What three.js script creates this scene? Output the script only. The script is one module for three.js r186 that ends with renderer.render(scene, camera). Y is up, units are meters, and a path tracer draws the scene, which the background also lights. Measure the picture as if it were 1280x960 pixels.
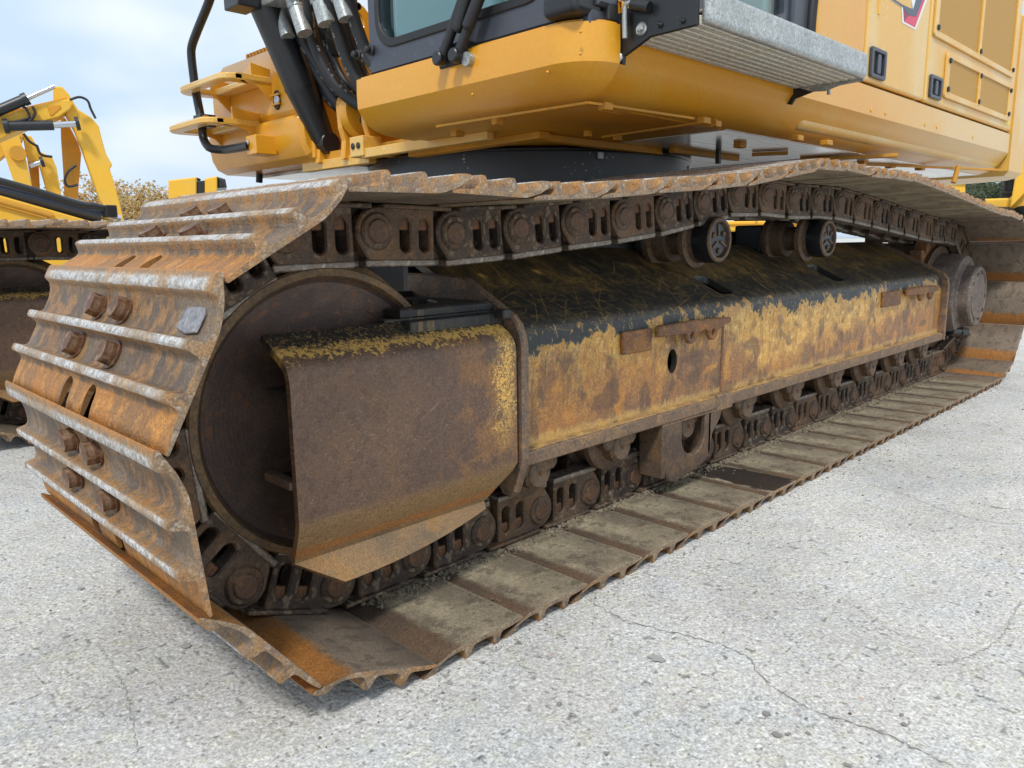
import * as THREE from 'three';
import { mergeGeometries, toCreasedNormals, mergeVertices } from 'three/addons/utils/BufferGeometryUtils.js';
import { RoundedBoxGeometry } from 'three/addons/geometries/RoundedBoxGeometry.js';
import { Brush, Evaluator, SUBTRACTION, ADDITION } from 'three-bvh-csg';

// ------------------------------------------------------------------ camera
const scene = new THREE.Scene();
const CP = new THREE.Vector3(-0.8256, 0.8227, 1.0713);
const CF = new THREE.Vector3(0.69226364, -0.18137022, -0.69848113), CR = new THREE.Vector3(0.70840836, -0.01373561, 0.70566914), CU = new THREE.Vector3(0.13758143, 0.98331896, -0.11897552);
const FPX = 957.24;
const camera = new THREE.PerspectiveCamera(2 * Math.atan(480 / FPX) * 180 / Math.PI, 4 / 3, 0.05, 3000);
camera.position.copy(CP);
camera.quaternion.setFromRotationMatrix(new THREE.Matrix4().makeBasis(CR, CU, CF.clone().negate()));
scene.add(camera); camera.name = 'camera';

// ------------------------------------------------------------------ noise
const fract = (x) => x - Math.floor(x);
const clamp = (x, a = 0, b = 1) => x < a ? a : x > b ? b : x;
const sm = (a, b, x) => { const t = clamp((x - a) / (b - a)); return t * t * (3 - 2 * t); };
const lerp = (a, b, t) => a + (b - a) * t;
function rng(seed) { let a = seed >>> 0; return () => { a = (a + 0x6D2B79F5) | 0; let t = Math.imul(a ^ (a >>> 15), 1 | a); t = (t + Math.imul(t ^ (t >>> 7), 61 | t)) ^ t; return ((t ^ (t >>> 14)) >>> 0) / 4294967296; }; }
function hash(ix, iy, s) { let h = Math.imul(ix, 374761393) + Math.imul(iy, 668265263) + Math.imul(s, 1274126177); h = Math.imul(h ^ (h >>> 13), 1274126177); return ((h ^ (h >>> 16)) >>> 0) / 4294967296; }
const TB = 4096, PT = new Int32Array(TB), FT = new Float64Array(TB); { const r = rng(12345); for (let i = 0; i < TB; i++) { PT[i] = i; FT[i] = r(); } for (let i = TB - 1; i > 0; i--) { const j = r() * (i + 1) | 0, t = PT[i]; PT[i] = PT[j]; PT[j] = t; } }
function vn(x, y, s = 0, P = 0) {
  let ix = Math.floor(x), iy = Math.floor(y); const fx = x - ix, fy = y - iy, u = fx * fx * (3 - 2 * fx), v = fy * fy * (3 - 2 * fy);
  let jx = ix + 1, jy = iy + 1;
  if (P) { ix = ((ix % P) + P) % P; jx = jx % P; if (jx < 0) jx += P; iy = ((iy % P) + P) % P; jy = jy % P; if (jy < 0) jy += P; }
  const M1 = TB - 1, r0 = PT[(iy + s * 131) & M1], r1 = PT[(jy + s * 131) & M1];
  const a = FT[PT[(ix + r0) & M1]], b = FT[PT[(jx + r0) & M1]], c = FT[PT[(ix + r1) & M1]], d = FT[PT[(jx + r1) & M1]];
  return a + (b - a) * u + (c - a) * v + (a - b - c + d) * u * v;
}
function fbm(x, y, o = 4, s = 0, P = 0) { let t = 0, a = 0.5, n = 0; for (let i = 0; i < o; i++) { t += a * vn(x, y, s + i * 17, P); n += a; a *= 0.5; x *= 2; y *= 2; P *= 2; } return t / n; }

// ------------------------------------------------------------------ sky and sun: thin bright overcast
{
  const w = 1024, h = 512, d = new Float32Array(w * h * 4);
  for (let j = 0; j < h; j++) for (let i = 0; i < w; i++) {
    const el = ((j + 0.5) / h - 0.5) * Math.PI, az = (i + 0.5) / w * 2 * Math.PI;
    const dx = Math.cos(el) * Math.cos(az), dy = Math.sin(el), dz = Math.cos(el) * Math.sin(az);
    let c;
    if (dy < -0.02) c = [0.42, 0.43, 0.44];
    else {
      const q = 1 / (Math.max(dy, 0) + 0.22), X = dx * q * 1.5 + 40, Y = dz * q * 1.5 + 40;
      const n = fbm(X, Y, 5, 5), m = fbm(X * 0.45 + 9, Y * 0.45, 4, 21);
      const cl = sm(0.38, 0.60, n * 0.65 + m * 0.35);
      const blue = [0.36, 0.56, 0.80], wh = [0.90, 0.925, 0.95], dk = [0.60, 0.65, 0.70];
      const t2 = sm(0.5, 0.75, m);
      c = [0, 1, 2].map((k) => lerp(lerp(blue[k], wh[k], 0.35 + 0.65 * cl), dk[k], t2 * 0.55));
      const hz = 0.55 * sm(0.30, 0.0, dy); c = [0, 1, 2].map((k) => lerp(c[k], [0.46, 0.63, 0.82][k], hz));
      const up = 1.08 + 0.12 * sm(0.25, 0.95, dy); c = c.map((v) => v * up);
    }
    const o = (j * w + i) * 4; d[o] = c[0]; d[o + 1] = c[1]; d[o + 2] = c[2]; d[o + 3] = 1;
  }
  const t = new THREE.DataTexture(d, w, h, THREE.RGBAFormat, THREE.FloatType);
  t.mapping = THREE.EquirectangularReflectionMapping; t.magFilter = THREE.LinearFilter; t.minFilter = THREE.LinearFilter; t.needsUpdate = true;
  scene.background = t; scene.environment = t;
}
const sun = new THREE.DirectionalLight(new THREE.Color(1.0, 0.965, 0.91), 2.2);
sun.position.set(-5, 8.6, 3.6).multiplyScalar(2); sun.target.position.set(1.5, 0, -1); sun.castShadow = true; sun.shadow.radius = 15;
sun.shadow.mapSize.set(2048, 2048); Object.assign(sun.shadow.camera, { left: -8, right: 8, top: 8, bottom: -8, near: 1, far: 60 });
sun.name = 'sun'; scene.add(sun, sun.target);
const renderer = new THREE.WebGLRenderer({ antialias: true });
renderer.toneMapping = THREE.LinearToneMapping; renderer.toneMappingExposure = 1.12;
renderer.shadowMap.enabled = true; renderer.shadowMap.type = THREE.PCFSoftShadowMap;

// ------------------------------------------------------------------ helpers
const V = (x, y, z) => new THREE.Vector3(x, y, z);
const ray = (u, v) => CF.clone().addScaledVector(CR, (u - 640) / FPX).addScaledVector(CU, -(v - 480) / FPX);   // a direction only
const atX = (u, v, x) => { const d = ray(u, v); return CP.clone().addScaledVector(d, (x - CP.x) / d.x); };
const atY = (u, v, y) => { const d = ray(u, v); return CP.clone().addScaledVector(d, (y - CP.y) / d.y); };
const atZ = (u, v, z) => { const d = ray(u, v); return CP.clone().addScaledVector(d, (z - CP.z) / d.z); };
const atD = (u, v, D) => CP.clone().addScaledVector(ray(u, v), D);
const used = {};
function topName(n) { used[n] = (used[n] ?? -1) + 1; return used[n] ? n + '_' + String(used[n]).padStart(3, '0') : n; }
function shade(o) { o.traverse((m) => { if (m.isMesh) { m.castShadow = true; m.receiveShadow = true; } }); return o; }
function thing(name, label, category, group) { const g = new THREE.Group(); g.name = topName(name); g.userData = { label, category }; if (group) g.userData.group = group; scene.add(g); return g; }
function part(parent, name, geo, mat, label) {
  const m = new THREE.Mesh(geo, mat); m.name = name; m.castShadow = m.receiveShadow = true;
  if (label) m.userData.label = label;
  parent.add(m); return m;
}
function boxUV(g, s = 1) {                                         // uv in metres by the way each face points
  if (g.index) g = g.toNonIndexed();
  if (!g.attributes.normal) g.computeVertexNormals();
  const p = g.attributes.position, uv = new Float32Array(p.count * 2), a = V(), b = V(), c = V();
  for (let i = 0; i < p.count; i += 3) {
    a.fromBufferAttribute(p, i); b.fromBufferAttribute(p, i + 1).sub(a); c.fromBufferAttribute(p, i + 2).sub(a); b.cross(c);
    const X = Math.abs(b.x), Y = Math.abs(b.y), Z = Math.abs(b.z);
    for (let k = 0; k < 3; k++) {
      const x = p.getX(i + k), y = p.getY(i + k), z = p.getZ(i + k);
      const q = Y >= X && Y >= Z ? [x, z] : X >= Z ? [z, y] : [x, y];
      uv[(i + k) * 2] = q[0] * s; uv[(i + k) * 2 + 1] = q[1] * s;
    }
  }
  g.setAttribute('uv', new THREE.BufferAttribute(uv, 2)); return g;
}
function rbox(x0, x1, y0, y1, z0, z1, r = 0.004) {
  const w = x1 - x0, h = y1 - y0, d = z1 - z0; r = Math.min(r, w * 0.45, h * 0.45, d * 0.45);
  const g = new RoundedBoxGeometry(w, h, d, 2, r); g.translate((x0 + x1) / 2, (y0 + y1) / 2, (z0 + z1) / 2); return boxUV(g);
}
const clean = (g) => { g = g.index ? g.toNonIndexed() : g; for (const k of Object.keys(g.attributes)) if (!['position', 'normal', 'uv'].includes(k)) g.deleteAttribute(k); g.clearGroups(); return g; };
const merge = (...gs) => mergeGeometries(gs.flat().map(clean));
function cylZ(r, z0, z1, n = 28, r2 = r, bev = 0.004) {              // cylinder along z with chamfered rims
  const L = z1 - z0, pts = [[0, 0], [Math.max(r - bev, 0.001), 0], [r, bev], [r2, L - bev], [Math.max(r2 - bev, 0.001), L], [0, L]].map((q) => new THREE.Vector2(q[0], q[1]));
  const g = new THREE.LatheGeometry(pts, n); g.rotateX(Math.PI / 2); g.translate(0, 0, z0);
  return boxUV(toCreasedNormals(g, 0.6));
}
function lathe(pts, n = 48) { const g = new THREE.LatheGeometry(pts.map((q) => new THREE.Vector2(q[0], q[1])), n); g.rotateX(Math.PI / 2); return toCreasedNormals(g, 0.5); }   // axis becomes z
function rod(a, b, r, n = 12, r2 = r) {
  const d = b.clone().sub(a), L = d.length(), g = new THREE.CylinderGeometry(r2, r, L, n);
  g.translate(0, L / 2, 0); g.applyQuaternion(new THREE.Quaternion().setFromUnitVectors(V(0, 1, 0), d.normalize())); g.translate(a.x, a.y, a.z); return boxUV(g);
}
function tube(pts, r, seg = 40, n = 10, tension = 0.5) { const g = new THREE.TubeGeometry(new THREE.CatmullRomCurve3(pts, false, 'catmullrom', tension), seg, r, n, false); return g; }
function ext(pts, depth, bev = 0.003, holes = []) {                   // polygon in xy, extruded along +z
  const s = pts.isShape ? pts : new THREE.Shape(pts.map((q) => new THREE.Vector2(q[0], q[1])));
  for (const h of holes) s.holes.push(h.isPath ? h : new THREE.Path(h.map((q) => new THREE.Vector2(q[0], q[1]))));
  const g = new THREE.ExtrudeGeometry(s, { depth: depth - 2 * bev, bevelEnabled: bev > 0, bevelSize: bev, bevelThickness: bev, bevelOffset: -bev, bevelSegments: 1, curveSegments: 12 });
  g.translate(0, 0, bev); return boxUV(g);
}
const arcPts = (cx, cy, r, a0, a1, n) => Array.from({ length: n + 1 }, (_, i) => { const a = a0 + (a1 - a0) * i / n; return [cx + r * Math.cos(a), cy + r * Math.sin(a)]; });
const oval = (cx, cy, rx, ry, n = 20) => Array.from({ length: n }, (_, i) => [cx + rx * Math.cos(-i / n * 6.2832), cy + ry * Math.sin(-i / n * 6.2832)]);
const rrect = (x0, x1, y0, y1, r, n = 4) => [...arcPts(x1 - r, y1 - r, r, 0, Math.PI / 2, n), ...arcPts(x0 + r, y1 - r, r, Math.PI / 2, Math.PI, n), ...arcPts(x0 + r, y0 + r, r, Math.PI, 1.5 * Math.PI, n), ...arcPts(x1 - r, y0 + r, r, 1.5 * Math.PI, 2 * Math.PI, n)];
const ev = new Evaluator(); ev.attributes = ['position', 'normal', 'uv']; ev.useGroups = false;
function flatUV(g, u, v) { const a = g.attributes.uv; for (let i = 0; i < a.count; i++) a.setXY(i, u + 0.01 * hash(i, 1, 3), v + 0.004 * hash(i, 2, 3)); return g; }
function cut(g, tools) { let b = new Brush(g); b.updateMatrixWorld(); for (const t of tools) { const q = new Brush(t); q.updateMatrixWorld(); b = ev.evaluate(b, q, SUBTRACTION); } return b.geometry; }
// a strip: profile points [a, b] swept straight along x from x0 to x1; uv = (x fraction, arc fraction)
function stripX(prof, x0, x1, nx = 1, close = false, crease = 0.5) {
  const P = close ? [...prof, prof[0]] : prof, L = [0]; for (let i = 1; i < P.length; i++) L.push(L[i - 1] + Math.hypot(P[i][0] - P[i - 1][0], P[i][1] - P[i - 1][1]));
  const pos = [], uv = [], T = L[L.length - 1];
  for (let i = 0; i + 1 < P.length; i++) for (let k = 0; k < nx; k++) {
    const xa = lerp(x0, x1, k / nx), xb = lerp(x0, x1, (k + 1) / nx), A = P[i], B = P[i + 1];
    const q = [[xa, A, k / nx, L[i] / T], [xb, A, (k + 1) / nx, L[i] / T], [xb, B, (k + 1) / nx, L[i + 1] / T], [xa, B, k / nx, L[i + 1] / T]];
    for (const j of [0, 1, 2, 0, 2, 3]) { pos.push(q[j][0], q[j][1][1], q[j][1][0]); uv.push(q[j][2], q[j][3]); }
  }
  const g = new THREE.BufferGeometry(); g.setAttribute('position', new THREE.Float32BufferAttribute(pos, 3)); g.setAttribute('uv', new THREE.Float32BufferAttribute(uv, 2));
  return toCreasedNormals(g, crease);
}

// ------------------------------------------------------------------ textures
class Tx {
  constructor(w, h) { this.w = w; this.h = h; this.b = new Float32Array(w * h * 3); }
  fill(f) { const { w, h, b } = this; for (let y = 0, o = 0; y < h; y++) for (let x = 0; x < w; x++, o += 3) { const c = f((x + 0.5) / w, (y + 0.5) / h); b[o] = c[0]; b[o + 1] = c[1]; b[o + 2] = c[2]; } return this; }
  put(x, y, c, a) { const { w, h, b } = this; x |= 0; y |= 0; if (x < 0 || y < 0 || x >= w || y >= h) return; const o = (y * w + x) * 3; for (let k = 0; k < 3; k++) b[o + k] += (c[k] - b[o + k]) * a; }
  line(u0, v0, u1, v1, wd, c, a, bend = 0) {
    const { w, h } = this, x0 = u0 * w, y0 = v0 * h, x1 = u1 * w, y1 = v1 * h, L = Math.hypot(x1 - x0, y1 - y0), n = Math.ceil(L) + 1, nx = -(y1 - y0) / (L || 1), ny = (x1 - x0) / (L || 1);
    for (let i = 0; i <= n; i++) { const t = i / n, k = 4 * t * (1 - t) * bend * L, al = a * Math.min(1, 6 * t, 6 * (1 - t)) * (0.5 + hash(i >> 2, n, 7)); const X = lerp(x0, x1, t) + nx * k, Y = lerp(y0, y1, t) + ny * k; for (let j = -wd; j <= wd; j += 0.7) this.put(X + nx * j, Y + ny * j, c, clamp(al * (1 - Math.abs(j) / (wd + 0.7)))); }
  }
  out({ srgb = true, rep, wrap = true } = {}) {
    const { w, h, b } = this, d = new Uint8Array(w * h * 4); for (let i = 0, o = 0; i < w * h; i++, o += 4) { d[o] = clamp(b[i * 3], 0, 255); d[o + 1] = clamp(b[i * 3 + 1], 0, 255); d[o + 2] = clamp(b[i * 3 + 2], 0, 255); d[o + 3] = 255; }
    const t = new THREE.DataTexture(d, w, h); t.magFilter = THREE.LinearFilter; t.minFilter = THREE.LinearMipmapLinearFilter; t.generateMipmaps = true;
    if (wrap) t.wrapS = t.wrapT = THREE.RepeatWrapping; if (rep) t.repeat.set(rep, rep);
    if (srgb) t.colorSpace = THREE.SRGBColorSpace; t.needsUpdate = true; this.b = null; return t;
  }
}
const mixc = (a, b, t) => [a[0] + (b[0] - a[0]) * t, a[1] + (b[1] - a[1]) * t, a[2] + (b[2] - a[2]) * t];
const gray = (v) => [v, v, v];
const std = (o) => new THREE.MeshStandardMaterial(o);
const phy = (o) => new THREE.MeshPhysicalMaterial(o);

// fine grain bump shared by all corroded metal: one tile is 0.4 m
const grainBump = new Tx(512, 512).fill((u, v) => { const n = fbm(u * 24, v * 24, 4, 3, 24), p = vn(u * 128, v * 128, 8, 128); return gray(255 * clamp(0.15 + 0.6 * n + 0.25 * p - 0.35 * sm(0.72, 0.9, vn(u * 64, v * 64, 91, 64)))); }).out({ srgb: false, rep: 2.5 });
// rusty steel, tile 0.6 m
function rustTex(c1, c2, c3, c4, seed) {
  return new Tx(512, 512).fill((u, v) => {
    const a = fbm(u * 5, v * 5, 5, seed, 5), b = fbm(u * 14, v * 14, 4, seed + 50, 14), f = vn(u * 150, v * 150, seed + 9, 150), g = fbm(u * 40, v * 40, 2, seed + 77, 40);
    let c = mixc(c1, c2, sm(0.38, 0.62, a)); c = mixc(c, c3, sm(0.52, 0.7, b) * 0.8); c = mixc(c, c4, sm(0.62, 0.75, g) * 0.7);
    const k = 0.86 + 0.28 * f; return [c[0] * k, c[1] * k, c[2] * k];
  }).out({ rep: 1 / 0.6 });
}
const M = {};
M.link = std({ map: rustTex([78, 64, 53], [98, 80, 65], [112, 84, 60], [126, 110, 90], 11), bumpMap: grainBump, bumpScale: 0.0012, roughness: 0.62, metalness: 0.35 });
M.links = [M.link, std({ map: rustTex([70, 58, 50], [90, 76, 64], [104, 82, 60], [138, 122, 100], 111), bumpMap: grainBump, bumpScale: 0.0014, roughness: 0.66, metalness: 0.3 }), std({ map: rustTex([88, 70, 56], [106, 84, 64], [124, 90, 60], [112, 98, 82], 113), bumpMap: grainBump, bumpScale: 0.0012, roughness: 0.58, metalness: 0.35 })];
M.pin = std({ map: rustTex([96, 74, 60], [112, 86, 68], [122, 88, 62], [104, 90, 76], 13), bumpMap: grainBump, bumpScale: 0.0008, roughness: 0.55, metalness: 0.4 });
M.rail = std({ map: rustTex([128, 116, 104], [150, 142, 132], [112, 92, 76], [176, 170, 160], 15), bumpMap: grainBump, bumpScale: 0.0006, roughness: 0.42, metalness: 0.6 });
M.bolt = std({ map: rustTex([112, 76, 50], [96, 72, 56], [140, 92, 56], [150, 126, 104], 17), bumpMap: grainBump, bumpScale: 0.0008, roughness: 0.55, metalness: 0.35 });
M.roller = std({ map: rustTex([92, 76, 64], [108, 88, 70], [118, 92, 66], [84, 72, 64], 19), bumpMap: grainBump, bumpScale: 0.001, roughness: 0.6, metalness: 0.3 });
M.rustPlate = std({ map: rustTex([118, 86, 64], [138, 96, 62], [156, 108, 60], [104, 88, 78], 23), bumpMap: grainBump, bumpScale: 0.001, roughness: 0.7, metalness: 0.2 });
M.mortar = std({ map: rustTex([122, 122, 127], [134, 134, 138], [112, 113, 119], [84, 84, 88], 29), roughness: 0.9 });
// paints
const paintTex = (base, dust, seed, amt) => new Tx(512, 512).fill((u, v) => {
  const a = fbm(u * 4, v * 4, 5, seed, 4), s = fbm(u * 30, v * 3, 3, seed + 5, 3 * 1), f = vn(u * 200, v * 200, seed + 8, 200), sp = sm(0.88, 0.94, vn(u * 70, v * 70, seed + 3, 70));
  let c = mixc(base, dust, amt * (0.25 + 0.75 * sm(0.4, 0.7, a)) * (0.6 + 0.4 * s)); c = mixc(c, dust, sp * amt); const k = 0.985 + 0.03 * f; return [c[0] * k, c[1] * k, c[2] * k];
}).out({ rep: 1 / 1.3 });
M.yellow = phy({ map: paintTex([222, 153, 27], [218, 186, 126], 31, 0.24), roughness: 0.36, clearcoat: 0.5, clearcoatRoughness: 0.24 });
M.yellowDusty = phy({ map: paintTex([224, 168, 62], [226, 202, 156], 37, 0.75), roughness: 0.42, clearcoat: 0.4, clearcoatRoughness: 0.3 });
M.yellowShadeDirt = std({ map: paintTex([222, 148, 14], [150, 122, 76], 33, 0.5), roughness: 0.5 });  // yellow mixed with brown dirt, darkened to carry the underside shade in colour
M.black = phy({ map: paintTex([22, 24, 27], [74, 72, 68], 35, 0.1), roughness: 0.42, clearcoat: 0.25, clearcoatRoughness: 0.35 });
M.blackGrey = phy({ map: paintTex([58, 62, 72], [98, 98, 100], 36, 0.3), roughness: 0.4, clearcoat: 0.2, clearcoatRoughness: 0.4 });
M.rubber = std({ map: paintTex([30, 30, 32], [74, 72, 68], 39, 0.35), roughness: 0.55 });
M.chrome = std({ color: 0xc8ccd0, roughness: 0.22, metalness: 1 });
M.zinc = std({ map: rustTex([168, 172, 170], [178, 180, 177], [186, 187, 184], [162, 165, 163], 41), roughness: 0.4, metalness: 0.5 });
M.galv = std({ map: rustTex([198, 200, 192], [208, 206, 194], [204, 198, 178], [186, 188, 182], 43), bumpMap: grainBump, bumpScale: 0.0004, roughness: 0.5, metalness: 0.3 });
M.dark = std({ color: 0x18181a, roughness: 0.7 });
M.cylBlue = phy({ map: paintTex([58, 66, 84], [96, 100, 110], 45, 0.3), roughness: 0.35, clearcoat: 0.3, clearcoatRoughness: 0.3 });

// ------------------------------------------------------------------ ground
{
  const W = 1600, tile = 1.9;
  const cracks = new Tx(W, W).fill((u, v) => {
    const a = fbm(u * 9, v * 9, 4, 101, 9), b = fbm(u * 60, v * 60, 3, 111, 60), c = vn(u * 330, v * 330, 121, 330), d = vn(u * 620, v * 620, 131, 620), e = vn(u * 190, v * 150, 141, 0), g = vn(u * 760, v * 760, 151, 760);
    let k = 193 + 20 * (a - 0.5) + 28 * (b - 0.5);
    k += 28 * (c - 0.5) + 40 * (d - 0.5) + 38 * (g - 0.5);
    k -= 60 * sm(0.66, 0.86, c * 0.55 + d * 0.2 + b * 0.35);
    k += 20 * sm(0.62, 0.8, vn(u * 420, v * 420, 171, 420));
    k -= 46 * sm(0.88, 0.95, vn(u * 120, v * 120, 181, 120));
    const w = sm(0.45, 0.75, fbm(u * 20, v * 20, 3, 191, 20));
    return [k + 1 - 2 * w, k, k - 2 + 2 * w - 6 * sm(0.7, 0.85, vn(u * 90, v * 90, 201, 90))];
  });
  const r = rng(55);
  for (let i = 0; i < 240; i++) {                                     // stones and pits in the worn surface
    const cx = r() * W, cy = r() * W, R = 1.6 + 4.2 * r() * r(), q = 0.5 + r() * 0.5, an = r() * 3.14, col = r() < 0.7 ? gray(96 + 44 * r()) : [168 + 30 * r(), 158 + 20 * r(), 146];
    for (let y = -R * 1.5; y <= R * 1.5; y++) for (let x = -R * 1.5; x <= R * 1.5; x++) { const X = x * Math.cos(an) + y * Math.sin(an), Y = (y * Math.cos(an) - x * Math.sin(an)) / q, D = Math.hypot(X, Y) / R + 0.3 * (hash(x + 40 | 0, y + 40 | 0, i) - 0.5); if (D < 1) cracks.put(((cx + x) + W) % W, ((cy + y) + W) % W, col, 0.75); }
  }
  const map = cracks.out({ rep: 1 / tile });
  const bump = new Tx(768, 768).fill((u, v) => gray(255 * clamp(0.2 + 0.35 * fbm(u * 50, v * 50, 3, 203, 50) + 0.45 * vn(u * 300, v * 300, 205, 300) - 0.4 * sm(0.75, 0.9, vn(u * 160, v * 160, 207, 160))))).out({ srgb: false, rep: 1 / tile });
  const xs = [], zs = [];
  for (let x = -2.5; x <= 6.5; x += 0.03) xs.push(x);
  for (let z = 1.6; z >= -5; z -= 0.03) zs.push(z);
  const far = [8, 10, 14, 20, 30, 50, 90, 160, 300, 600, 1200];
  for (const f of far) { xs.push(f); xs.unshift(-f + 4.5); zs.push(-f + 2); zs.unshift(f - 4); }
  const nx = xs.length, nz = zs.length, pos = new Float32Array(nx * nz * 3), uv = new Float32Array(nx * nz * 2), col = new Float32Array(nx * nz * 3), idx = [];
  zs.sort((a, b) => b - a); xs.sort((a, b) => a - b);
  for (let j = 0; j < nz; j++) for (let i = 0; i < nx; i++) {
    const o = j * nx + i, x = xs[i], z = zs[j];
    pos.set([x, 0, z], o * 3); uv.set([x, z], o * 2);
    let k = 0.9 + 0.24 * (fbm(x * 1.3 + 7, z * 1.3 + 9, 5, 301) - 0.5) - 0.09 * sm(0.55, 0.75, fbm(x * 2.6, z * 2.6, 3, 311));
    const blu = sm(0.58, 0.75, fbm(x * 3.1 + 3, z * 3.1, 3, 321));
    k -= 0.06 * sm(0.7, 0.85, vn(x * 14, z * 14, 331)); k *= 1.06;
    const st = sm(0.10, 0.02, Math.hypot((x + 0.62) * 0.7, z - 0.06) + 0.03 * vn(x * 60, z * 60, 5));           // small rusty spot
    col.set([k * 1.012 * (1 - 0.03 * st), k * (1 - 0.12 * st), k * (0.965 + 0.02 * blu) * (1 - 0.24 * st)], o * 3);
    if (i + 1 < nx && j + 1 < nz) idx.push(o, o + 1, o + nx + 1, o, o + nx + 1, o + nx);
  }
  const g = new THREE.BufferGeometry(); g.setAttribute('position', new THREE.BufferAttribute(pos, 3)); g.setAttribute('uv', new THREE.BufferAttribute(uv, 2)); g.setAttribute('color', new THREE.BufferAttribute(col, 3)); g.setIndex(idx); g.computeVertexNormals();
  const ground = new THREE.Mesh(g, std({ map, bumpMap: bump, bumpScale: 0.0035, roughness: 0.92, vertexColors: true }));
  ground.name = 'ground'; ground.receiveShadow = true; ground.castShadow = true; ground.userData = { kind: 'structure', label: 'pale worn concrete yard surface with speckled aggregate' }; scene.add(ground);
  // cracks: hairline gaps, laid as thin dark ribbons just above the slab
  const crackMat = std({ color: new THREE.Color(0x85817b), roughness: 1 }), crackFine = std({ color: new THREE.Color(0xa5a29d), roughness: 1 });
  const lines = [
    [[735, 748], [775, 772], [822, 786], [870, 797], [905, 806], [935, 822], [955, 850], [980, 868], [1010, 884], [1060, 902], [1100, 915], [1150, 938], [1200, 962]],
    [[1175, 832], [1215, 818], [1248, 800], [1265, 770], [1278, 748]],
    [[1085, 604], [1130, 618], [1190, 640], [1240, 652], [1280, 655]],
    [[1050, 745], [1085, 768], [1120, 790], [1160, 800]],
    [[120, 800], [150, 850], [165, 900], [172, 950]], [[600, 930], [640, 945], [690, 965]],
  ];
  const rr = rng(9);
  const stainMat = [std({ color: 0x9c9c9a, roughness: 0.9 }), std({ color: 0x87837e, roughness: 0.95 })];
  for (const [u, v, R, m] of [[820, 822, 0.021, 0], [904, 790, 0.004, 1], [907, 821, 0.007, 1], [958, 892, 0.009, 1], [971, 918, 0.012, 1], [985, 917, 0.006, 1], [1010, 916, 0.006, 1], [1127, 893, 0.006, 1], [758, 941, 0.007, 1], [1060, 956, 0.008, 1], [1222, 764, 0.006, 1], [724, 930, 0.005, 1], [232, 806, 0.016, 0], [100, 735, 0.012, 0], [860, 845, 0.006, 1], [1130, 905, 0.007, 1]]) {
    const c = atY(u, v, 0.003), pts = []; for (let k = 0; k < 18; k++) { const a = k / 18 * 6.283, q = R * (0.55 + 0.65 * rr()); pts.push([Math.cos(a) * q, Math.sin(a) * q * (0.5 + 0.3 * rr())]); }
    const g = new THREE.ShapeGeometry(new THREE.Shape(pts.map((q) => new THREE.Vector2(q[0], q[1])))); g.rotateX(-Math.PI / 2); g.rotateY(rr() * 3); g.translate(c.x, 0.003, c.z); part(ground, 'stain', g, stainMat[m]);
  }
  lines.forEach((L, li) => {
    const c = new THREE.CatmullRomCurve3(L.map(([u, v]) => atY(u, v, 0.002)), false, 'centripetal'), n = 90, P = [], I = [];
    const pts = c.getPoints(n); const base = li === 0 ? 0.0011 : li < 3 ? 0.0009 : 0.0007;
    for (let i = 0; i <= n; i++) {
      const t = c.getTangentAt(i / n), s = V(-t.z, 0, t.x).normalize(), p = c.getPointAt(i / n).addScaledVector(s, (rr() - 0.5) * 0.008), w = base * (0.35 + 1.3 * rr()) * Math.min(1, i / 4 + 0.1, (n - i) / 4 + 0.1);
      P.push(p.x + s.x * w, 0.002, p.z + s.z * w, p.x - s.x * w, 0.002, p.z - s.z * w); if (i < n) I.push(i * 2, i * 2 + 2, i * 2 + 1, i * 2 + 1, i * 2 + 2, i * 2 + 3);
    }
    const q = new THREE.BufferGeometry(); q.setAttribute('position', new THREE.Float32BufferAttribute(P, 3)); q.setIndex(I); q.computeVertexNormals();
    part(ground, 'crack', q, li < 1 ? crackMat : crackFine);
  });
  // loose grit on the slab
  {
    const n = 1400, im = new THREE.InstancedMesh(new THREE.IcosahedronGeometry(1, 0), std({ color: 0xffffff, roughness: 1 }), n), r = rng(606), m = new THREE.Matrix4(), q = new THREE.Quaternion(), e = new THREE.Euler(), c = new THREE.Color();
    for (let i = 0; i < n; i++) {
      const edge = r() < 0.45, x = -1.2 + 5.4 * r(), z = edge ? 0.005 + 0.12 * r() * r() : -0.9 + 2.1 * r(), s = 0.0012 + 0.003 * r() * r() * r() + (r() < 0.02 ? 0.003 : 0);
      m.compose(V(x, s * 0.4, z), q.setFromEuler(e.set(r() * 6, r() * 6, r() * 6)), V(s * (1 + 0.6 * r()), s * 0.8, s)); im.setMatrixAt(i, m);
      const k = 0.5 + 0.6 * r(), b = r() < 0.35 ? 1 : 0; im.setColorAt(i, c.setRGB((b ? 0.2 : 0.34) * k, (b ? 0.15 : 0.33) * k, (b ? 0.1 : 0.31) * k));
    }
    im.name = 'loose_grit'; im.userData = { kind: 'stuff', label: 'loose grit and soil crumbs on the concrete', category: 'grit' }; im.castShadow = im.receiveShadow = true; scene.add(im);
  }
}

// ------------------------------------------------------------------ the excavator
const ex = thing('excavator', 'large yellow tracked excavator with rusty steel tracks standing on the concrete', 'excavator');
const ZC = -0.425, ZF = -3.015, SW = 0.85, PITCH = 0.2159;
const IDL = [0.01, 0.4765], RP = 0.380;

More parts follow.
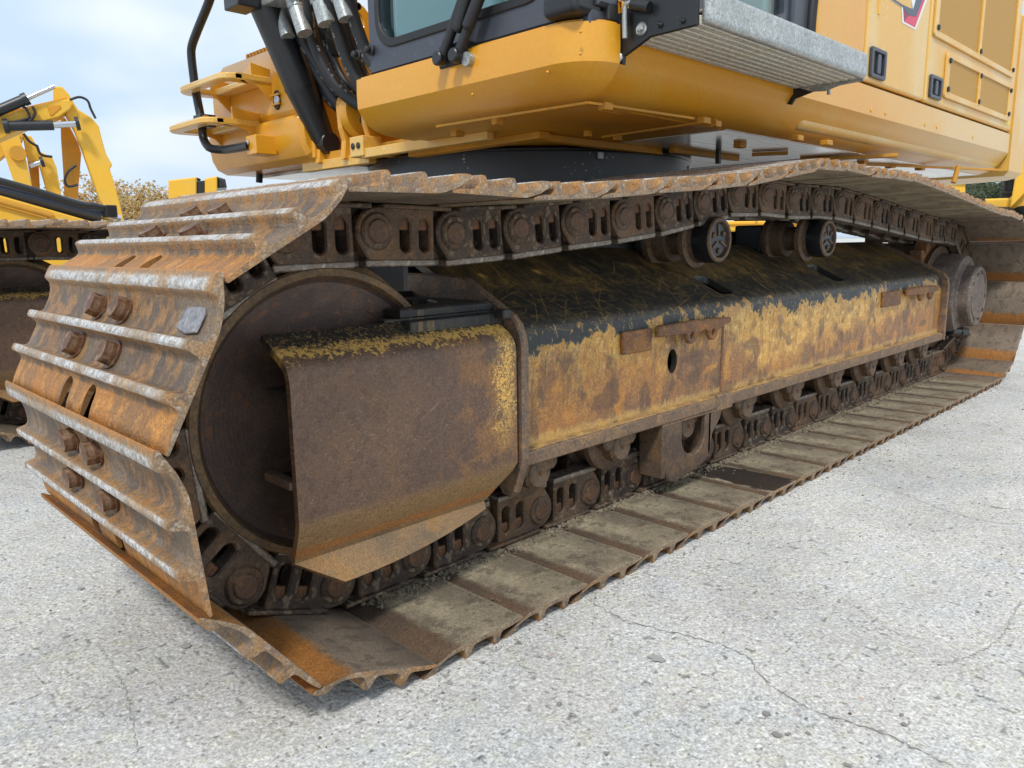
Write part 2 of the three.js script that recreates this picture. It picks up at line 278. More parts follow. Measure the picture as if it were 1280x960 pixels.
// --- track shoe: triple grouser plate. s runs from the leading grouser to the tail, n outwards
const outer = [[-0.005, 0.0325], [-0.0015, 0.0358], [0.006, 0.0372], [0.024, 0.0368], [0.0285, 0.034], [0.0305, 0.0282], [0.034, 0.0228], [0.04, 0.0186], [0.048, 0.0154], [0.058, 0.0126], [0.07, 0.011], [0.089, 0.0108], [0.0955, 0.0128], [0.0992, 0.0175], [0.1008, 0.0255], [0.1018, 0.0335], [0.1045, 0.0368], [0.1145, 0.037], [0.1178, 0.0345], [0.119, 0.0265], [0.1208, 0.018], [0.1245, 0.013], [0.132, 0.0108], [0.168, 0.0108], [0.1745, 0.0128], [0.1782, 0.0175], [0.1798, 0.0255], [0.1808, 0.0335], [0.1835, 0.0368], [0.1935, 0.037], [0.1968, 0.0345], [0.198, 0.0265], [0.1998, 0.018], [0.2035, 0.013], [0.211, 0.0108], [0.236, 0.0102], [0.249, 0.0090], [0.262, 0.0066], [0.265, 0.0048]];
const inner = [[0.265, 0.002], [0.263, 0.0], [0.17, 0.0], [0.084, 0.0], [0.070, 0.0012], [0.057, 0.0048], [0.045, 0.0086], [0.034, 0.0124], [0.0205, 0.0192], [0.006, 0.0268], [-0.001, 0.0298]];
const prof = [...outer, ...inner];
const profL = [0]; for (let i = 1; i <= prof.length; i++) { const a = prof[i - 1], b = prof[i % prof.length]; profL.push(profL[i - 1] + Math.hypot(b[0] - a[0], b[1] - a[1])); }
const profT = profL[prof.length], VMAX = 0.92;
function profAt(v) { const l = v / VMAX * profT; let i = 0; while (i < prof.length - 1 && profL[i + 1] < l) i++; const t = clamp((l - profL[i]) / (profL[i + 1] - profL[i])), a = prof[i], b = prof[(i + 1) % prof.length]; return [lerp(a[0], b[0], t), lerp(a[1], b[1], t), i < outer.length - 1 ? 0 : 1]; }
function shoeGeo() {
  const N = prof.length, st = [0, 0.002, 0.02, 0.06, SW / 2, SW - 0.06, SW - 0.02, SW - 0.002, SW], pos = [], uv = [];
  const rnd = (k) => Math.sin(k * 12.9898) * 0.5;
  const pt = (i, j) => {
    const q = prof[i % N], ins = (Math.max(0, q[1] - 0.012) * 0.14 + (q[1] > 0.03 ? 0.004 * rnd(i) : 0));
    let z = st[j]; if (j <= 2) z = z + ins * (1 - j * 0.2); if (j >= st.length - 3) z = z - ins * (1 - (st.length - 1 - j) * 0.2);
    let n = q[1]; if (j === 0 || j === st.length - 1) n = n + (0.006 - n) * 0.10;
    return [q[0], n, -z];
  };
  const push = (p, u, v) => { pos.push(...p); uv.push(u, v); };
  for (let i = 0; i < N; i++) for (let j = 0; j + 1 < st.length; j++) {
    const v0 = profL[i] / profT * VMAX, v1 = profL[i + 1] / profT * VMAX, A = [pt(i, j), st[j] / SW, v0], B = [pt(i, j + 1), st[j + 1] / SW, v0], C = [pt(i + 1, j + 1), st[j + 1] / SW, v1], D = [pt(i + 1, j), st[j] / SW, v1];
    for (const q of [A, C, B, A, D, C]) push(...q);
  }
  const tri = THREE.ShapeUtils.triangulateShape(prof.map((q) => new THREE.Vector2(q[0], q[1])), []);
  for (const j of [0, st.length - 1]) for (const t of tri) { const o = j === 0 ? t.slice() : [t[0], t[2], t[1]]; for (const i of o) push(pt(i, j), fract(0.1 + prof[i][0] / SW + (j ? 0.4 : 0)), VMAX + 0.01 + (1 - VMAX - 0.02) * prof[i][1] / 0.037); }
  let g = new THREE.BufferGeometry(); g.setAttribute('position', new THREE.Float32BufferAttribute(pos, 3)); g.setAttribute('uv', new THREE.Float32BufferAttribute(uv, 2));
  // orientation check: outward normals must point out
  g.computeVertexNormals();
  const p = g.attributes.position, nn = g.attributes.normal; let sgn = 0; for (let i = 0; i < p.count; i += 3) { if (p.getY(i) < 0.0005 && p.getX(i) > 0.1 && p.getX(i) < 0.2 && p.getY(i + 1) < 0.0005 && p.getY(i + 2) < 0.0005) sgn += nn.getY(i); }
  if (sgn > 0) { const a = p.array, u = g.attributes.uv.array; for (let i = 0; i < p.count; i += 3) { for (let k = 0; k < 3; k++) { const t = a[(i + 1) * 3 + k]; a[(i + 1) * 3 + k] = a[(i + 2) * 3 + k]; a[(i + 2) * 3 + k] = t; } for (let k = 0; k < 2; k++) { const t = u[(i + 1) * 2 + k]; u[(i + 1) * 2 + k] = u[(i + 2) * 2 + k]; u[(i + 2) * 2 + k] = t; } } }
  return toCreasedNormals(g, 0.9);
}
// z (lateral) of bolts measured from the shoe's outer end
const B_LEAD = [SW / 2 - 0.065, SW / 2 + 0.065], B_TAIL = [SW / 2 - 0.097, SW / 2 + 0.097], S_LEAD = 0.069, S_TAIL = 0.149;
const shoeSolid = shoeGeo();
const cutters = [];
for (const z of [SW / 2 - 0.065, SW / 2 + 0.065]) { const g = ext([...arcPts(0.229, 0, 0.0225, Math.PI * 0.5, Math.PI * 1.5, 8), [0.3, -0.0225], [0.3, 0.0225]], 0.08, 0); g.rotateX(-Math.PI / 2); g.translate(0, -0.02, -z); cutters.push(g); }
for (const [s, z] of [[S_LEAD, B_LEAD[0] + 0.036], [S_TAIL, B_TAIL[0] + 0.042]]) { const g = ext(rrect(s - 0.019, s + 0.019, -0.016, 0.016, 0.006), 0.08, 0); g.rotateX(-Math.PI / 2); g.translate(0, -0.03, -(SW - z)); cutters.push(g); }
cutters.forEach((g, i) => flatUV(g, 0.3 + 0.1 * i, VMAX * profL[outer.length - 4] / profT));
const shoeG = cut(shoeSolid, cutters);
function shoeTex(seed, oil, wrapRun) {
  const W = 960, H = 560, tab = []; for (let y = 0; y < H; y++) tab.push(profAt(Math.min((y + 0.5) / H, VMAX)));
  return new Tx(W, H).fill((u, v) => {
    const a = fbm(u * 9, v * 6, 4, seed), b = fbm(u * 40, v * 26, 3, seed + 20), f = vn(u * 420, v * 270, seed + 40), f2 = fbm(u * 120, v * 80, 2, seed + 60), str = fbm(u * 70, v * 4, 3, seed + 80);
    const k = 0.84 + 0.32 * f;
    if (v > VMAX) {                                                     // end faces
      let c = mixc([148, 124, 98], [166, 124, 82], sm(0.4, 0.65, a)); c = mixc(c, [112, 96, 86], sm(0.5, 0.7, b) * 0.6); c = mixc(c, [178, 168, 156], sm(0.6, 0.75, f2) * 0.5); return c.map((x) => x * k);
    }
    const [s, n, side] = tab[Math.min(H - 1, v * H | 0)];
    let c;
    if (!side) {
      c = mixc([120, 104, 88], [98, 84, 72], sm(0.35, 0.65, a)); c = mixc(c, [156, 128, 92], sm(0.5, 0.7, b) * 0.55);          // valleys
      c = mixc(c, [168, 116, 62], sm(0.46, 0.64, str * 0.3 + b * 0.35 + a * 0.35) * 0.55);
      const fl = sm(0.014, 0.026, n); c = mixc(c, mixc([150, 122, 92], [172, 124, 72], sm(0.4, 0.65, str)), fl * 0.7);
      const lead = sm(0.014, 0.002, s + 0.01 * (b - 0.5)) * sm(0.0368, 0.034, n); c = mixc(c, [184, 122, 58], lead * 0.85);
      const tail = sm(0.199, 0.211, s + 0.008 * (b - 0.5)); c = mixc(c, mixc([184, 122, 54], [150, 108, 66], sm(0.42, 0.68, a * 0.6 + str * 0.4)), tail * 0.92); c = mixc(c, [206, 146, 72], tail * sm(0.55, 0.72, b) * 0.5);
      const wear = sm(0.0335, 0.0352, n + 0.0022 * (b - 0.5) + 0.0014 * (f2 - 0.5)) * sm(0.0, 0.05, u + 0.1 * (a - 0.4)) * sm(1.0, 0.96, u); c = mixc(c, mixc([198, 198, 198], [166, 158, 150], sm(0.42, 0.68, f2)), wear * (s < 0.03 ? sm(0.004, 0.012, s + 0.01 * (f2 - 0.5)) : 1) * (0.94 - 0.5 * sm(0.54, 0.7, a)));
    } else {
      c = mixc([150, 138, 116], [132, 120, 102], sm(0.35, 0.65, a)); c = mixc(c, [198, 184, 152], sm(0.42, 0.72, fbm(u * 11, v * 12, 5, seed + 101) * 0.6 + b * 0.25 + f2 * 0.15) * (wrapRun ? 0.25 : 0.58)); if (wrapRun) c = mixc(c, [112, 96, 86], 0.5); c = mixc(c, [88, 78, 68], sm(0.56, 0.74, b) * 0.45);
      const ru = (wrapRun ? sm(0.086, 0.056, s + 0.02 * (b - 0.5)) : sm(0.098, 0.072, s + 0.02 * (b - 0.5))); c = mixc(c, (wrapRun ? mixc([138, 96, 58], [168, 108, 48], sm(0.35, 0.6, a)) : mixc([84, 68, 57], [100, 79, 62], sm(0.35, 0.6, a))), ru * 0.85);
      const edge = sm(0.253, 0.263, s); c = mixc(c, [176, 160, 132], edge * 0.5);
      if (oil) { const o = sm(0.25, 0.225, Math.hypot((u - 0.88) * 0.85, (s - 0.18) * 2.6) + 0.16 * (fbm(u * 14, s * 50, 5, 7) - 0.5)); c = mixc(c, [50, 42, 38], o * 0.93); }
    }
    return c.map((x) => x * k);
  }).out({ wrap: true });
}
const wrapMats = [511, 650].map((s) => std({ map: shoeTex(s, false, true), bumpMap: grainBump, bumpScale: 0.0014, roughness: 0.58, metalness: 0.3 }));
const shoeMats = [501, 640].map((s) => std({ map: shoeTex(s), bumpMap: grainBump, bumpScale: 0.0014, roughness: 0.58, metalness: 0.3 }));
const oilMat = std({ map: shoeTex(888, true), bumpMap: grainBump, bumpScale: 0.001, roughness: 0.5, metalness: 0.2 });

// --- links
const RAIL = -0.135, PINN = -0.060;                                       // offsets from the inner face of the shoe
function hexBolt(r, h) { const g = new THREE.CylinderGeometry(r * 0.94, r, h, 6); g.translate(0, h / 2, 0); const w = new THREE.CylinderGeometry(r * 1.12, r * 1.12, 0.004, 20); w.translate(0, 0.002, 0); return boxUV(merge(g, w)); }
const boltG = hexBolt(0.0225, 0.024), nutG = rbox(-0.0155, 0.0155, -0.026, 0.02, -0.0155, 0.0155, 0.005);
function linkGeo() {                                                     // outboard side faces +z; s along x
  const P = PITCH, A = [], foot = -0.0015, win = (c, w) => rrect(c - w, c + w, -0.103, -0.03, 0.0135).reverse();
  const outEnd = arcPts(P, PINN, 0.051, -Math.PI * 0.5, Math.PI * 0.42, 10);
  const bodyA = [[0.058, foot], [0.058, RAIL + 0.012], [P + 0.018, RAIL + 0.012], ...outEnd.slice(3), [P - 0.03, foot]];
  const a = ext(bodyA, 0.042, 0.004, [win(0.0865, 0.014), win(0.1395, 0.014)]); a.translate(0, 0, 0.0755);
  const inEnd = arcPts(0, PINN, 0.047, Math.PI * 0.6, Math.PI * 1.45, 10);
  const bodyB = [[0.068, foot], [0.03, foot], ...inEnd, [-0.005, RAIL + 0.012], [0.068, RAIL + 0.012]].reverse();
  const b = ext(bodyB, 0.042, 0.004, []); b.translate(0, 0, 0.043);
  const ft = rbox(0.015, P - 0.012, -0.012, foot, 0.04, 0.130, 0.004);
  const boss = cylZ(0.040, 0.112, 0.124, 28); boss.translate(P, PINN, 0);
  return merge(a, b, ft, boss);
}
const linkG = linkGeo(), pinG = cylZ(0.0265, 0.115, 0.128, 24, 0.0265, 0.003), railG = merge(rbox(0.058, PITCH + 0.03, RAIL - 0.001, RAIL + 0.017, 0.068, 0.119, 0.006), rbox(-0.028, 0.056, RAIL, RAIL + 0.016, 0.046, 0.09, 0.006));
pinG.translate(PITCH, PINN, 0);
const bushG = cylZ(0.03, -0.05, 0.05, 20); bushG.translate(0, PINN, 0);

// --- path of the pins
const SPR = [4.11, 0.4765], topCtl = [[0.3, 0.846], [0.53, 0.855], [0.75, 0.874], [0.97, 0.89], [1.17, 0.908], [1.39, 0.938], [1.58, 0.970], [1.8, 0.981], [2.1, 0.972], [2.44, 0.976], [2.83, 0.949], [3.3, 0.908], [3.8, 0.866]];
function pinLoop(sx) {
  const pts = [];
  for (let x = 0; x <= 1; x += 0.02) pts.push([lerp(sx, IDL[0], x), IDL[1] - RP]);
  for (let i = 1; i <= 120; i++) { const a = -Math.PI / 2 - Math.PI * i / 120; pts.push([IDL[0] + RP * Math.cos(a), IDL[1] + RP * Math.sin(a)]); }
  const c = new THREE.CatmullRomCurve3([[IDL[0], IDL[1] + RP], ...topCtl, [sx, SPR[1] + RP]].map((q) => V(q[0], q[1], 0)), false, 'centripetal'); c.getSpacedPoints(300).forEach((q, i) => { if (i) pts.push([q.x, q.y]); });
  for (let i = 1; i <= 120; i++) { const a = Math.PI / 2 - Math.PI * i / 120; pts.push([sx + RP * Math.cos(a), SPR[1] + RP * Math.sin(a)]); }
  return pts;
}
function stepPins(sx) {                                                    // equal chords, starting from a pin at the foot of the idler
  const path = pinLoop(sx); let k = 0; const x0 = -0.005; while (path[k + 1][0] > x0) k++;
  const n = path.length, start = [x0, path[k][1]]; const pins = [start]; let i = k, cur = start, seg = 0; let travelled = 0;
  for (let c = 0; c < 49; c++) {
    let a = c === 0 ? start : cur, guard = 0;
    let p = cur; let j = i;
    while (guard++ < 2000) { const q = path[(j + 1) % n]; if (Math.hypot(q[0] - a[0], q[1] - a[1]) >= PITCH) { let lo = 0, hi = 1; for (let it = 0; it < 30; it++) { const m = (lo + hi) / 2, x = lerp(p[0], q[0], m), y = lerp(p[1], q[1], m); if (Math.hypot(x - a[0], y - a[1]) < PITCH) lo = m; else hi = m; } cur = [lerp(p[0], q[0], lo), lerp(p[1], q[1], lo)]; i = j; break; } p = q; j++; }
    pins.push(cur);
  }
  const e = pins[49]; return { pins, gap: (e[0] - start[0]) };               // ends on the lower run: positive when it falls short
}
let SX = 4.11; { let lo = 3.9, hi = 4.35; for (let it = 0; it < 40; it++) { const m = (lo + hi) / 2; const gp = stepPins(m).gap; if (gp < 0) lo = m; else hi = m; } SX = (lo + hi) / 2; }
const PINS = stepPins(SX).pins;

// shoe i spans pin i (tail side, s = PITCH) to pin i+1 (leading side, s = 0)
for (let tr = 0; tr < 2; tr++) for (let i = 0; i < 49; i++) {
  const zc = tr ? ZF : ZC, B = PINS[i], A = PINS[i + 1];
  const dx = (B[0] - A[0]) / PITCH, dy = (B[1] - A[1]) / PITCH;              // direction of s
  const nx = dy, ny = -dx;                                                    // outward normal
  const q = new THREE.Quaternion().setFromRotationMatrix(new THREE.Matrix4().makeBasis(V(dx, dy, 0), V(nx, ny, 0), V(0, 0, 1).clone().crossVectors(V(dx, dy, 0), V(nx, ny, 0))));
  const zs = V(0, 0, 1).crossVectors(V(dx, dy, 0), V(nx, ny, 0)).z;          // -1: local +z points away from the camera side
  const o = V(A[0] - PINN * nx, A[1] - PINN * ny, zc);
  const far = tr === 1, lowerX = B[0];
  const mat = !far && i > 0 && Math.abs((A[0] + B[0]) / 2 - 1.44) < 0.108 && A[1] < 0.2 ? oilMat : (B[0] < 0.15 || A[0] > 3.85) && A[1] < 0.9 ? wrapMats[i % 2] : shoeMats[(i * 7 + tr + (i >> 2)) % 2];
  const shoe = new THREE.Mesh(shoeG, mat); shoe.name = 'track_shoe'; shoe.castShadow = shoe.receiveShadow = true; shoe.quaternion.copy(q);
  // shoe geometry spans local z 0..-SW with 0 at the outer (+z world) end
  shoe.position.copy(o).add(V(0, 0, zs < 0 ? -SW / 2 : SW / 2)); ex.add(shoe);
  const zl = (d) => -(zs < 0 ? SW - d : d);                                   // d: distance from the world outer end
  for (const [s, zz] of [[S_LEAD, B_LEAD], [S_TAIL, B_TAIL]]) for (const d of zz) { if (far && A[0] > 1.2) continue; const b = part(shoe, 'bolt_head', boltG, M.bolt); b.position.set(s, 0.0115, zl(d)); b.rotation.y = hash(i, s * 1000 | 0, d * 1000 | 0) * 3; }
  for (const sd of [1, -1]) {
    const L = new THREE.Mesh(linkG, M.links[(i * 5 + (sd > 0 ? 1 : 0) + (i >> 2)) % 3]); L.name = 'track_link'; L.castShadow = L.receiveShadow = true;
    L.quaternion.copy(q); L.position.copy(o); const same = (sd === 1) === (zs > 0);
    if (!same) L.scale.z = -1; ex.add(L);
    part(L, 'link_pin', pinG, M.pin); part(L, 'link_rail', railG, M.rail);
    if (!far && sd === 1) { const n1 = part(L, 'nut', nutG, M.bolt); n1.position.set(0.1395, -0.03, 0.094); const n2 = part(L, 'nut', nutG, M.bolt); n2.position.set(0.0865, -0.03, 0.094); }
    if (sd === 1 && !far) part(L, 'bushing', bushG, M.pin);
  }
  // grey mortar stuck between two grousers of one front shoe, and a dry leaf caught beside it
  if (!far && A[0] < -0.25 && A[1] > 0.6 && B[1] > 0.5) {
    const gm = ext([[-0.006, -0.02], [0.03, -0.028], [0.066, -0.022], [0.07, 0.012], [0.06, 0.026], [0.02, 0.024], [-0.004, 0.02]].map(([a, b]) => [a * 1.05, b * 0.84]), 0.004, 0.0015); gm.rotateX(-Math.PI / 2); gm.rotateY(Math.PI / 2); const mm = part(shoe, 'mortar_patch', gm, M.mortar, 'smooth grey mortar stuck between two grousers'); mm.position.set(0.068, 0.0125, zl(0.11));
  }
}

// dried mud: crumbs lying on the lower shoes along the chain, too many to count
{
  const n = 2200, g = new THREE.IcosahedronGeometry(1, 0), im = new THREE.InstancedMesh(g, std({ color: 0xffffff, roughness: 1 }), n), r = rng(404), m = new THREE.Matrix4(), q = new THREE.Quaternion(), e = new THREE.Euler(), c = new THREE.Color();
  for (let i = 0; i < n; i++) {
    const near = r() < 0.85, x = 0.05 + 3.9 * r(), z = near ? ZC + 0.128 + 0.05 * r() * r() + 0.012 * vn(x * 9, 3, 5) : ZC + 0.13 + 0.28 * r(), s = (near ? 0.002 + 0.0045 * r() * r() : 0.0012 + 0.0018 * r());
    m.compose(V(x, 0.0372 + s * 0.25, z), q.setFromEuler(e.set(r() * 6, r() * 6, r() * 6)), V(s * (1 + r()), s * 0.75, s * (1 + 0.6 * r()))); im.setMatrixAt(i, m);
    const k = 0.7 + 0.5 * r(); im.setColorAt(i, c.setRGB(0.20 * k, 0.165 * k, 0.115 * k));
  }
  im.name = 'dried_mud'; im.userData = { kind: 'stuff' }; im.castShadow = im.receiveShadow = true; ex.add(im);
}

// ------------------------------------------------------------------ undercarriage painted and worn steel
const FX0 = 0.46, FX1 = 3.74;
// side wall of the frame: black paint on top, scraped through yellow to bare rusty steel below
const frameSideTex = (() => {
  const W = 2048, H = 512, L = FX1 - FX0, A = 0.715;                          // arc from the flange up the wall and the slope, in metres
  const t = new Tx(W, H).fill((u, v) => {
    const x = u * L, s = v * A;                                               // s: 0 at the flange, 0.275 at the bend, then the sloping top
    const f1 = fbm(x * 22, s * 22, 4, 7), f2 = fbm(x * 60 + 3 * f1, s * 60, 3, 17), f3 = vn(x * 300, s * 300, 27), big = fbm(x * 2.2, s * 5, 3, 37), strk = fbm(x * 34, s * 4.5, 4, 47), fib = fbm(x * 130 + 3 * f1, s * 62 + 3 * f1, 4, 57);
    const rust = mixc([162, 112, 64], [138, 98, 68], sm(0.4, 0.65, big)), rust2 = mixc(rust, [180, 122, 60], sm(0.48, 0.68, f1));
    const yel = mixc([214, 162, 76], [228, 184, 104], sm(0.4, 0.7, f2)), blk = mixc([38, 41, 44], [60, 59, 55], f2);
    let c = mixc(rust2, [96, 78, 66], sm(0.55, 0.75, strk) * 0.5);
    const yb = 0.145 + 0.09 * (big - 0.5) + 0.05 * Math.sin(x * 2.1 + 1);                                            // yellow starts above here
    const pat = fbm(x * 7, s * 11, 4, 117), ya = sm(yb - 0.07, yb + 0.08, s + 0.16 * (pat - 0.5) + 0.07 * (f1 - 0.5) + 0.05 * (fib - 0.5)); c = mixc(c, yel, ya * (0.55 + 0.4 * sm(0.36, 0.62, f1 * 0.4 + fib * 0.3 + f2 * 0.3)));
    c = mixc(c, yel, 0.2 * sm(0.42, 0.66, fib * 0.7 + 0.3 * f3) * sm(0.02, 0.06, s)); 
    const lowY = sm(0.035, 0.012, s + 0.03 * (fib - 0.5)); c = mixc(c, [206, 172, 106], lowY * 0.7);
    const bb = (x < 0.95 ? 0.262 : 0.272) + 0.035 * (fbm(x * 5, 1, 3, 67) - 0.5) - 0.02 * sm(0.35, 0.1, x);
    const ba = sm(bb - 0.01, bb + 0.018, s + 0.07 * (f2 - 0.5) + 0.13 * (f1 - 0.5) + 0.06 * (pat - 0.5)); c = mixc(c, blk, ba);
    if (s > 0.29) {                                                           // the sloping top, tan dust in thin streaks that run down the slope
      const d1 = fbm(x * 110, s * 5, 4, 87), d2 = fbm(x * 30, s * 3, 3, 97), far = sm(0.42, 0.6, s);
      c = mixc(c, [150, 118, 66], clamp(sm(0.54, 0.74, d1 * 0.35 + d2 * 0.2 + f1 * 0.45) * 0.5 + sm(0.3, 0.7, big * 0.6 + f1 * 0.4) * far * 0.6 + 0.07 + 0.22 * sm(0.45, 0.72, f2)));
    }
    const dk = sm(0.62, 0.74, fbm(x * 14, s * 14, 4, 107)) * sm(0.26, 0.2, s); c = mixc(c, [88, 66, 54], dk * 0.5);
    const k = 0.9 + 0.2 * f3; return c.map((q) => q * k);
  });
  const r = rng(77), tan = [186, 146, 78];
  for (let i = 0; i < 200; i++) { const u = r(), v = 0.40 + 0.6 * r(), l = 0.05 + 0.35 * r(), du = (r() - 0.2) * 0.06; t.line(u, v, u + du, v + l, r() < 0.15 ? 1.5 : 0.6, tan, 0.6 + 0.4 * r(), (r() - 0.5) * 0.12); }
  for (let i = 0; i < 90; i++) { const u = r(), v = 0.4 + 0.45 * r(), a = r() * 6.28, l = 0.03 + 0.05 * r(); t.line(u, v, u + Math.cos(a) * l * 0.6, v + Math.sin(a) * l * 1.4, r() < 0.3 ? 1.2 : 0.6, tan, 0.6, (r() - 0.5) * 0.7); }
  for (let i = 0; i < 900; i++) { const u = r(), v = 0.24 + 0.2 * r(), a = 1.57 + (r() - 0.5) * 2.6, l = 0.012 + 0.035 * r(); t.line(u, v, u + Math.cos(a) * l * 0.12, v + Math.sin(a) * l, 0.4, r() < 0.72 ? [230, 190, 110] : [44, 46, 48], 0.6, (r() - 0.5) * 0.25); }
  for (let i = 0; i < 26; i++) { const u = r(), v = 0.2 * r() + 0.05; t.line(u, v, u + 0.004 * (r() - 0.5), v + 0.15, 2, [104, 78, 58], 0.35); }
  for (let i = 0; i < 60; i++) { const u = r(), v = 0.36 * r(), l = 0.02 * r(); t.line(u, v, u + l, v + 0.05 * (r() - 0.5), 0.5, [190, 160, 120], 0.5); }
  return t.out({ wrap: true });
})();
M.frame = std({ map: frameSideTex, bumpMap: grainBump, bumpScale: 0.0008, roughness: 0.45, metalness: 0.1 });
const guardTex = (() => {
  const W = 896, H = 896, LX = 0.575, A = 0.60;                               // arc: lip 0 .. face .. bend .. top facet
  const t = new Tx(W, H).fill((u, v) => {
    const x = u * LX, s = v * A, f1 = fbm(x * 24, s * 24, 4, 207), f2 = fbm(x * 70, s * 70, 3, 217), f3 = vn(x * 420, s * 420, 227), big = fbm(x * 5, s * 5, 4, 237), fib = fbm(x * 170 + 2 * f1, s * 150 + 2 * f1, 4, 247), strk = fbm(x * 60, s * 5, 3, 257);
    let c = mixc([104, 82, 69], [113, 88, 71], sm(0.4, 0.65, big)); c = mixc(c, [124, 92, 66], sm(0.5, 0.7, f1) * 0.4); c = mixc(c, [90, 71, 62], sm(0.55, 0.75, f2) * 0.45);
    const right = sm(0.30, 0.52, x + 0.1 * (f1 - 0.5)); c = mixc(c, [168, 118, 66], right * sm(0.4, 0.62, f1 * 0.5 + fib * 0.5) * 0.5);
    const yv = sm(0.045, 0.012, Math.abs(x - 0.54 + 0.05 * (f1 - 0.5)) + 0.075 * (fib - 0.42)); c = mixc(c, [222, 176, 90], yv * 0.9 * sm(0.25, 0.5, 0.5 * f3 + 0.5 * fib) * sm(0.16, 0.3, s + 0.1 * (f1 - 0.5)));
    const low = sm(0.168, 0.135, s + 0.03 * (f1 - 0.5)); c = mixc(c, mixc([132, 104, 70], [150, 116, 72], f1), low * 0.85);
    const cr = sm(0.016, 0.006, Math.abs(s - 0.083 + 0.012 * (f2 - 0.5))); c = mixc(c, [158, 102, 52], cr * 0.75);
    const lip = sm(0.083, 0.07, s); c = mixc(c, mixc([142, 112, 76], [116, 96, 74], sm(0.4, 0.65, big)), lip * 0.9); c = mixc(c, [160, 116, 66], lip * sm(0.55, 0.7, f1) * 0.5);
    const bb = 0.492 + 0.02 * (fbm(x * 9, 3, 3, 261) - 0.5), ye = sm(bb - 0.026, bb - 0.012, s + 0.07 * (fib - 0.5) + 0.03 * (f1 - 0.5)); const fl = vn(x * 380, s * 420, 263); c = mixc(c, [224, 180, 96], ye * 0.92 * sm(0.28, 0.5, fl * 0.45 + fib * 0.55));
    const bk = sm(bb + 0.003, bb + 0.02, s + 0.05 * (fib - 0.5)); c = mixc(c, mixc([34, 36, 38], [58, 54, 48], f2), bk); 
    c = mixc(c, [176, 142, 84], bk * sm(0.56, 0.72, fib * 0.6 + fl * 0.4) * 0.7);
    const k = 0.88 + 0.24 * f3; return c.map((q) => q * k);
  });
  const r = rng(79);
  for (let i = 0; i < 420; i++) { const u = r(), v = 0.15 + 0.65 * r(), a = r() * 6.28, l = 0.008 + 0.03 * r() * r(); t.line(u, v, u + Math.cos(a) * l, v + Math.sin(a) * l, 0.5, r() < 0.8 ? [176, 154, 134] : [70, 58, 54], 0.25 + 0.5 * r(), (r() - 0.5) * 0.5); }
  t.line(0.82, 0.42, 0.93, 0.53, 1, [186, 168, 150], 0.7); t.line(0.5, 0.5, 0.6, 0.56, 0.7, [176, 156, 138], 0.6);
  for (let i = 0; i < 260; i++) { const u = r(), v = 0.78 + 0.2 * r(), a = (r() - 0.5) * 2.4, l = 0.008 + 0.025 * r(); t.line(u, v, u + Math.cos(a) * l, v + Math.sin(a) * l, 0.5, r() < 0.8 ? [222, 180, 100] : [40, 40, 40], 0.6, (r() - 0.5) * 0.3); }
  return t.out({ wrap: true });
})();
M.guard = std({ map: guardTex, bumpMap: grainBump, bumpScale: 0.0012, roughness: 0.5, metalness: 0.25 });
M.blackWorn = std({ map: new Tx(512, 512).fill((u, v) => { const a = fbm(u * 8, v * 8, 5, 61, 8), f = vn(u * 160, v * 160, 62, 160), b = fbm(u * 60, v * 14, 3, 63, 14); let c = mixc([34, 35, 37], [56, 52, 46], sm(0.4, 0.65, a)); c = mixc(c, [136, 108, 62], sm(0.6, 0.74, b * 0.6 + a * 0.4) * 0.7); return c.map((q) => q * (0.85 + 0.3 * f)); }).out({ rep: 1 / 0.7 }), bumpMap: grainBump, bumpScale: 0.0006, roughness: 0.5 });
M.edge = std({ map: rustTex([118, 96, 78], [132, 106, 82], [150, 118, 84], [100, 90, 84], 53), bumpMap: grainBump, bumpScale: 0.0009, roughness: 0.6, metalness: 0.2 });
M.flangeTop = std({ map: rustTex([172, 140, 88], [150, 120, 82], [192, 158, 98], [122, 104, 84], 57), bumpMap: grainBump, bumpScale: 0.0009, roughness: 0.7, metalness: 0.1 });

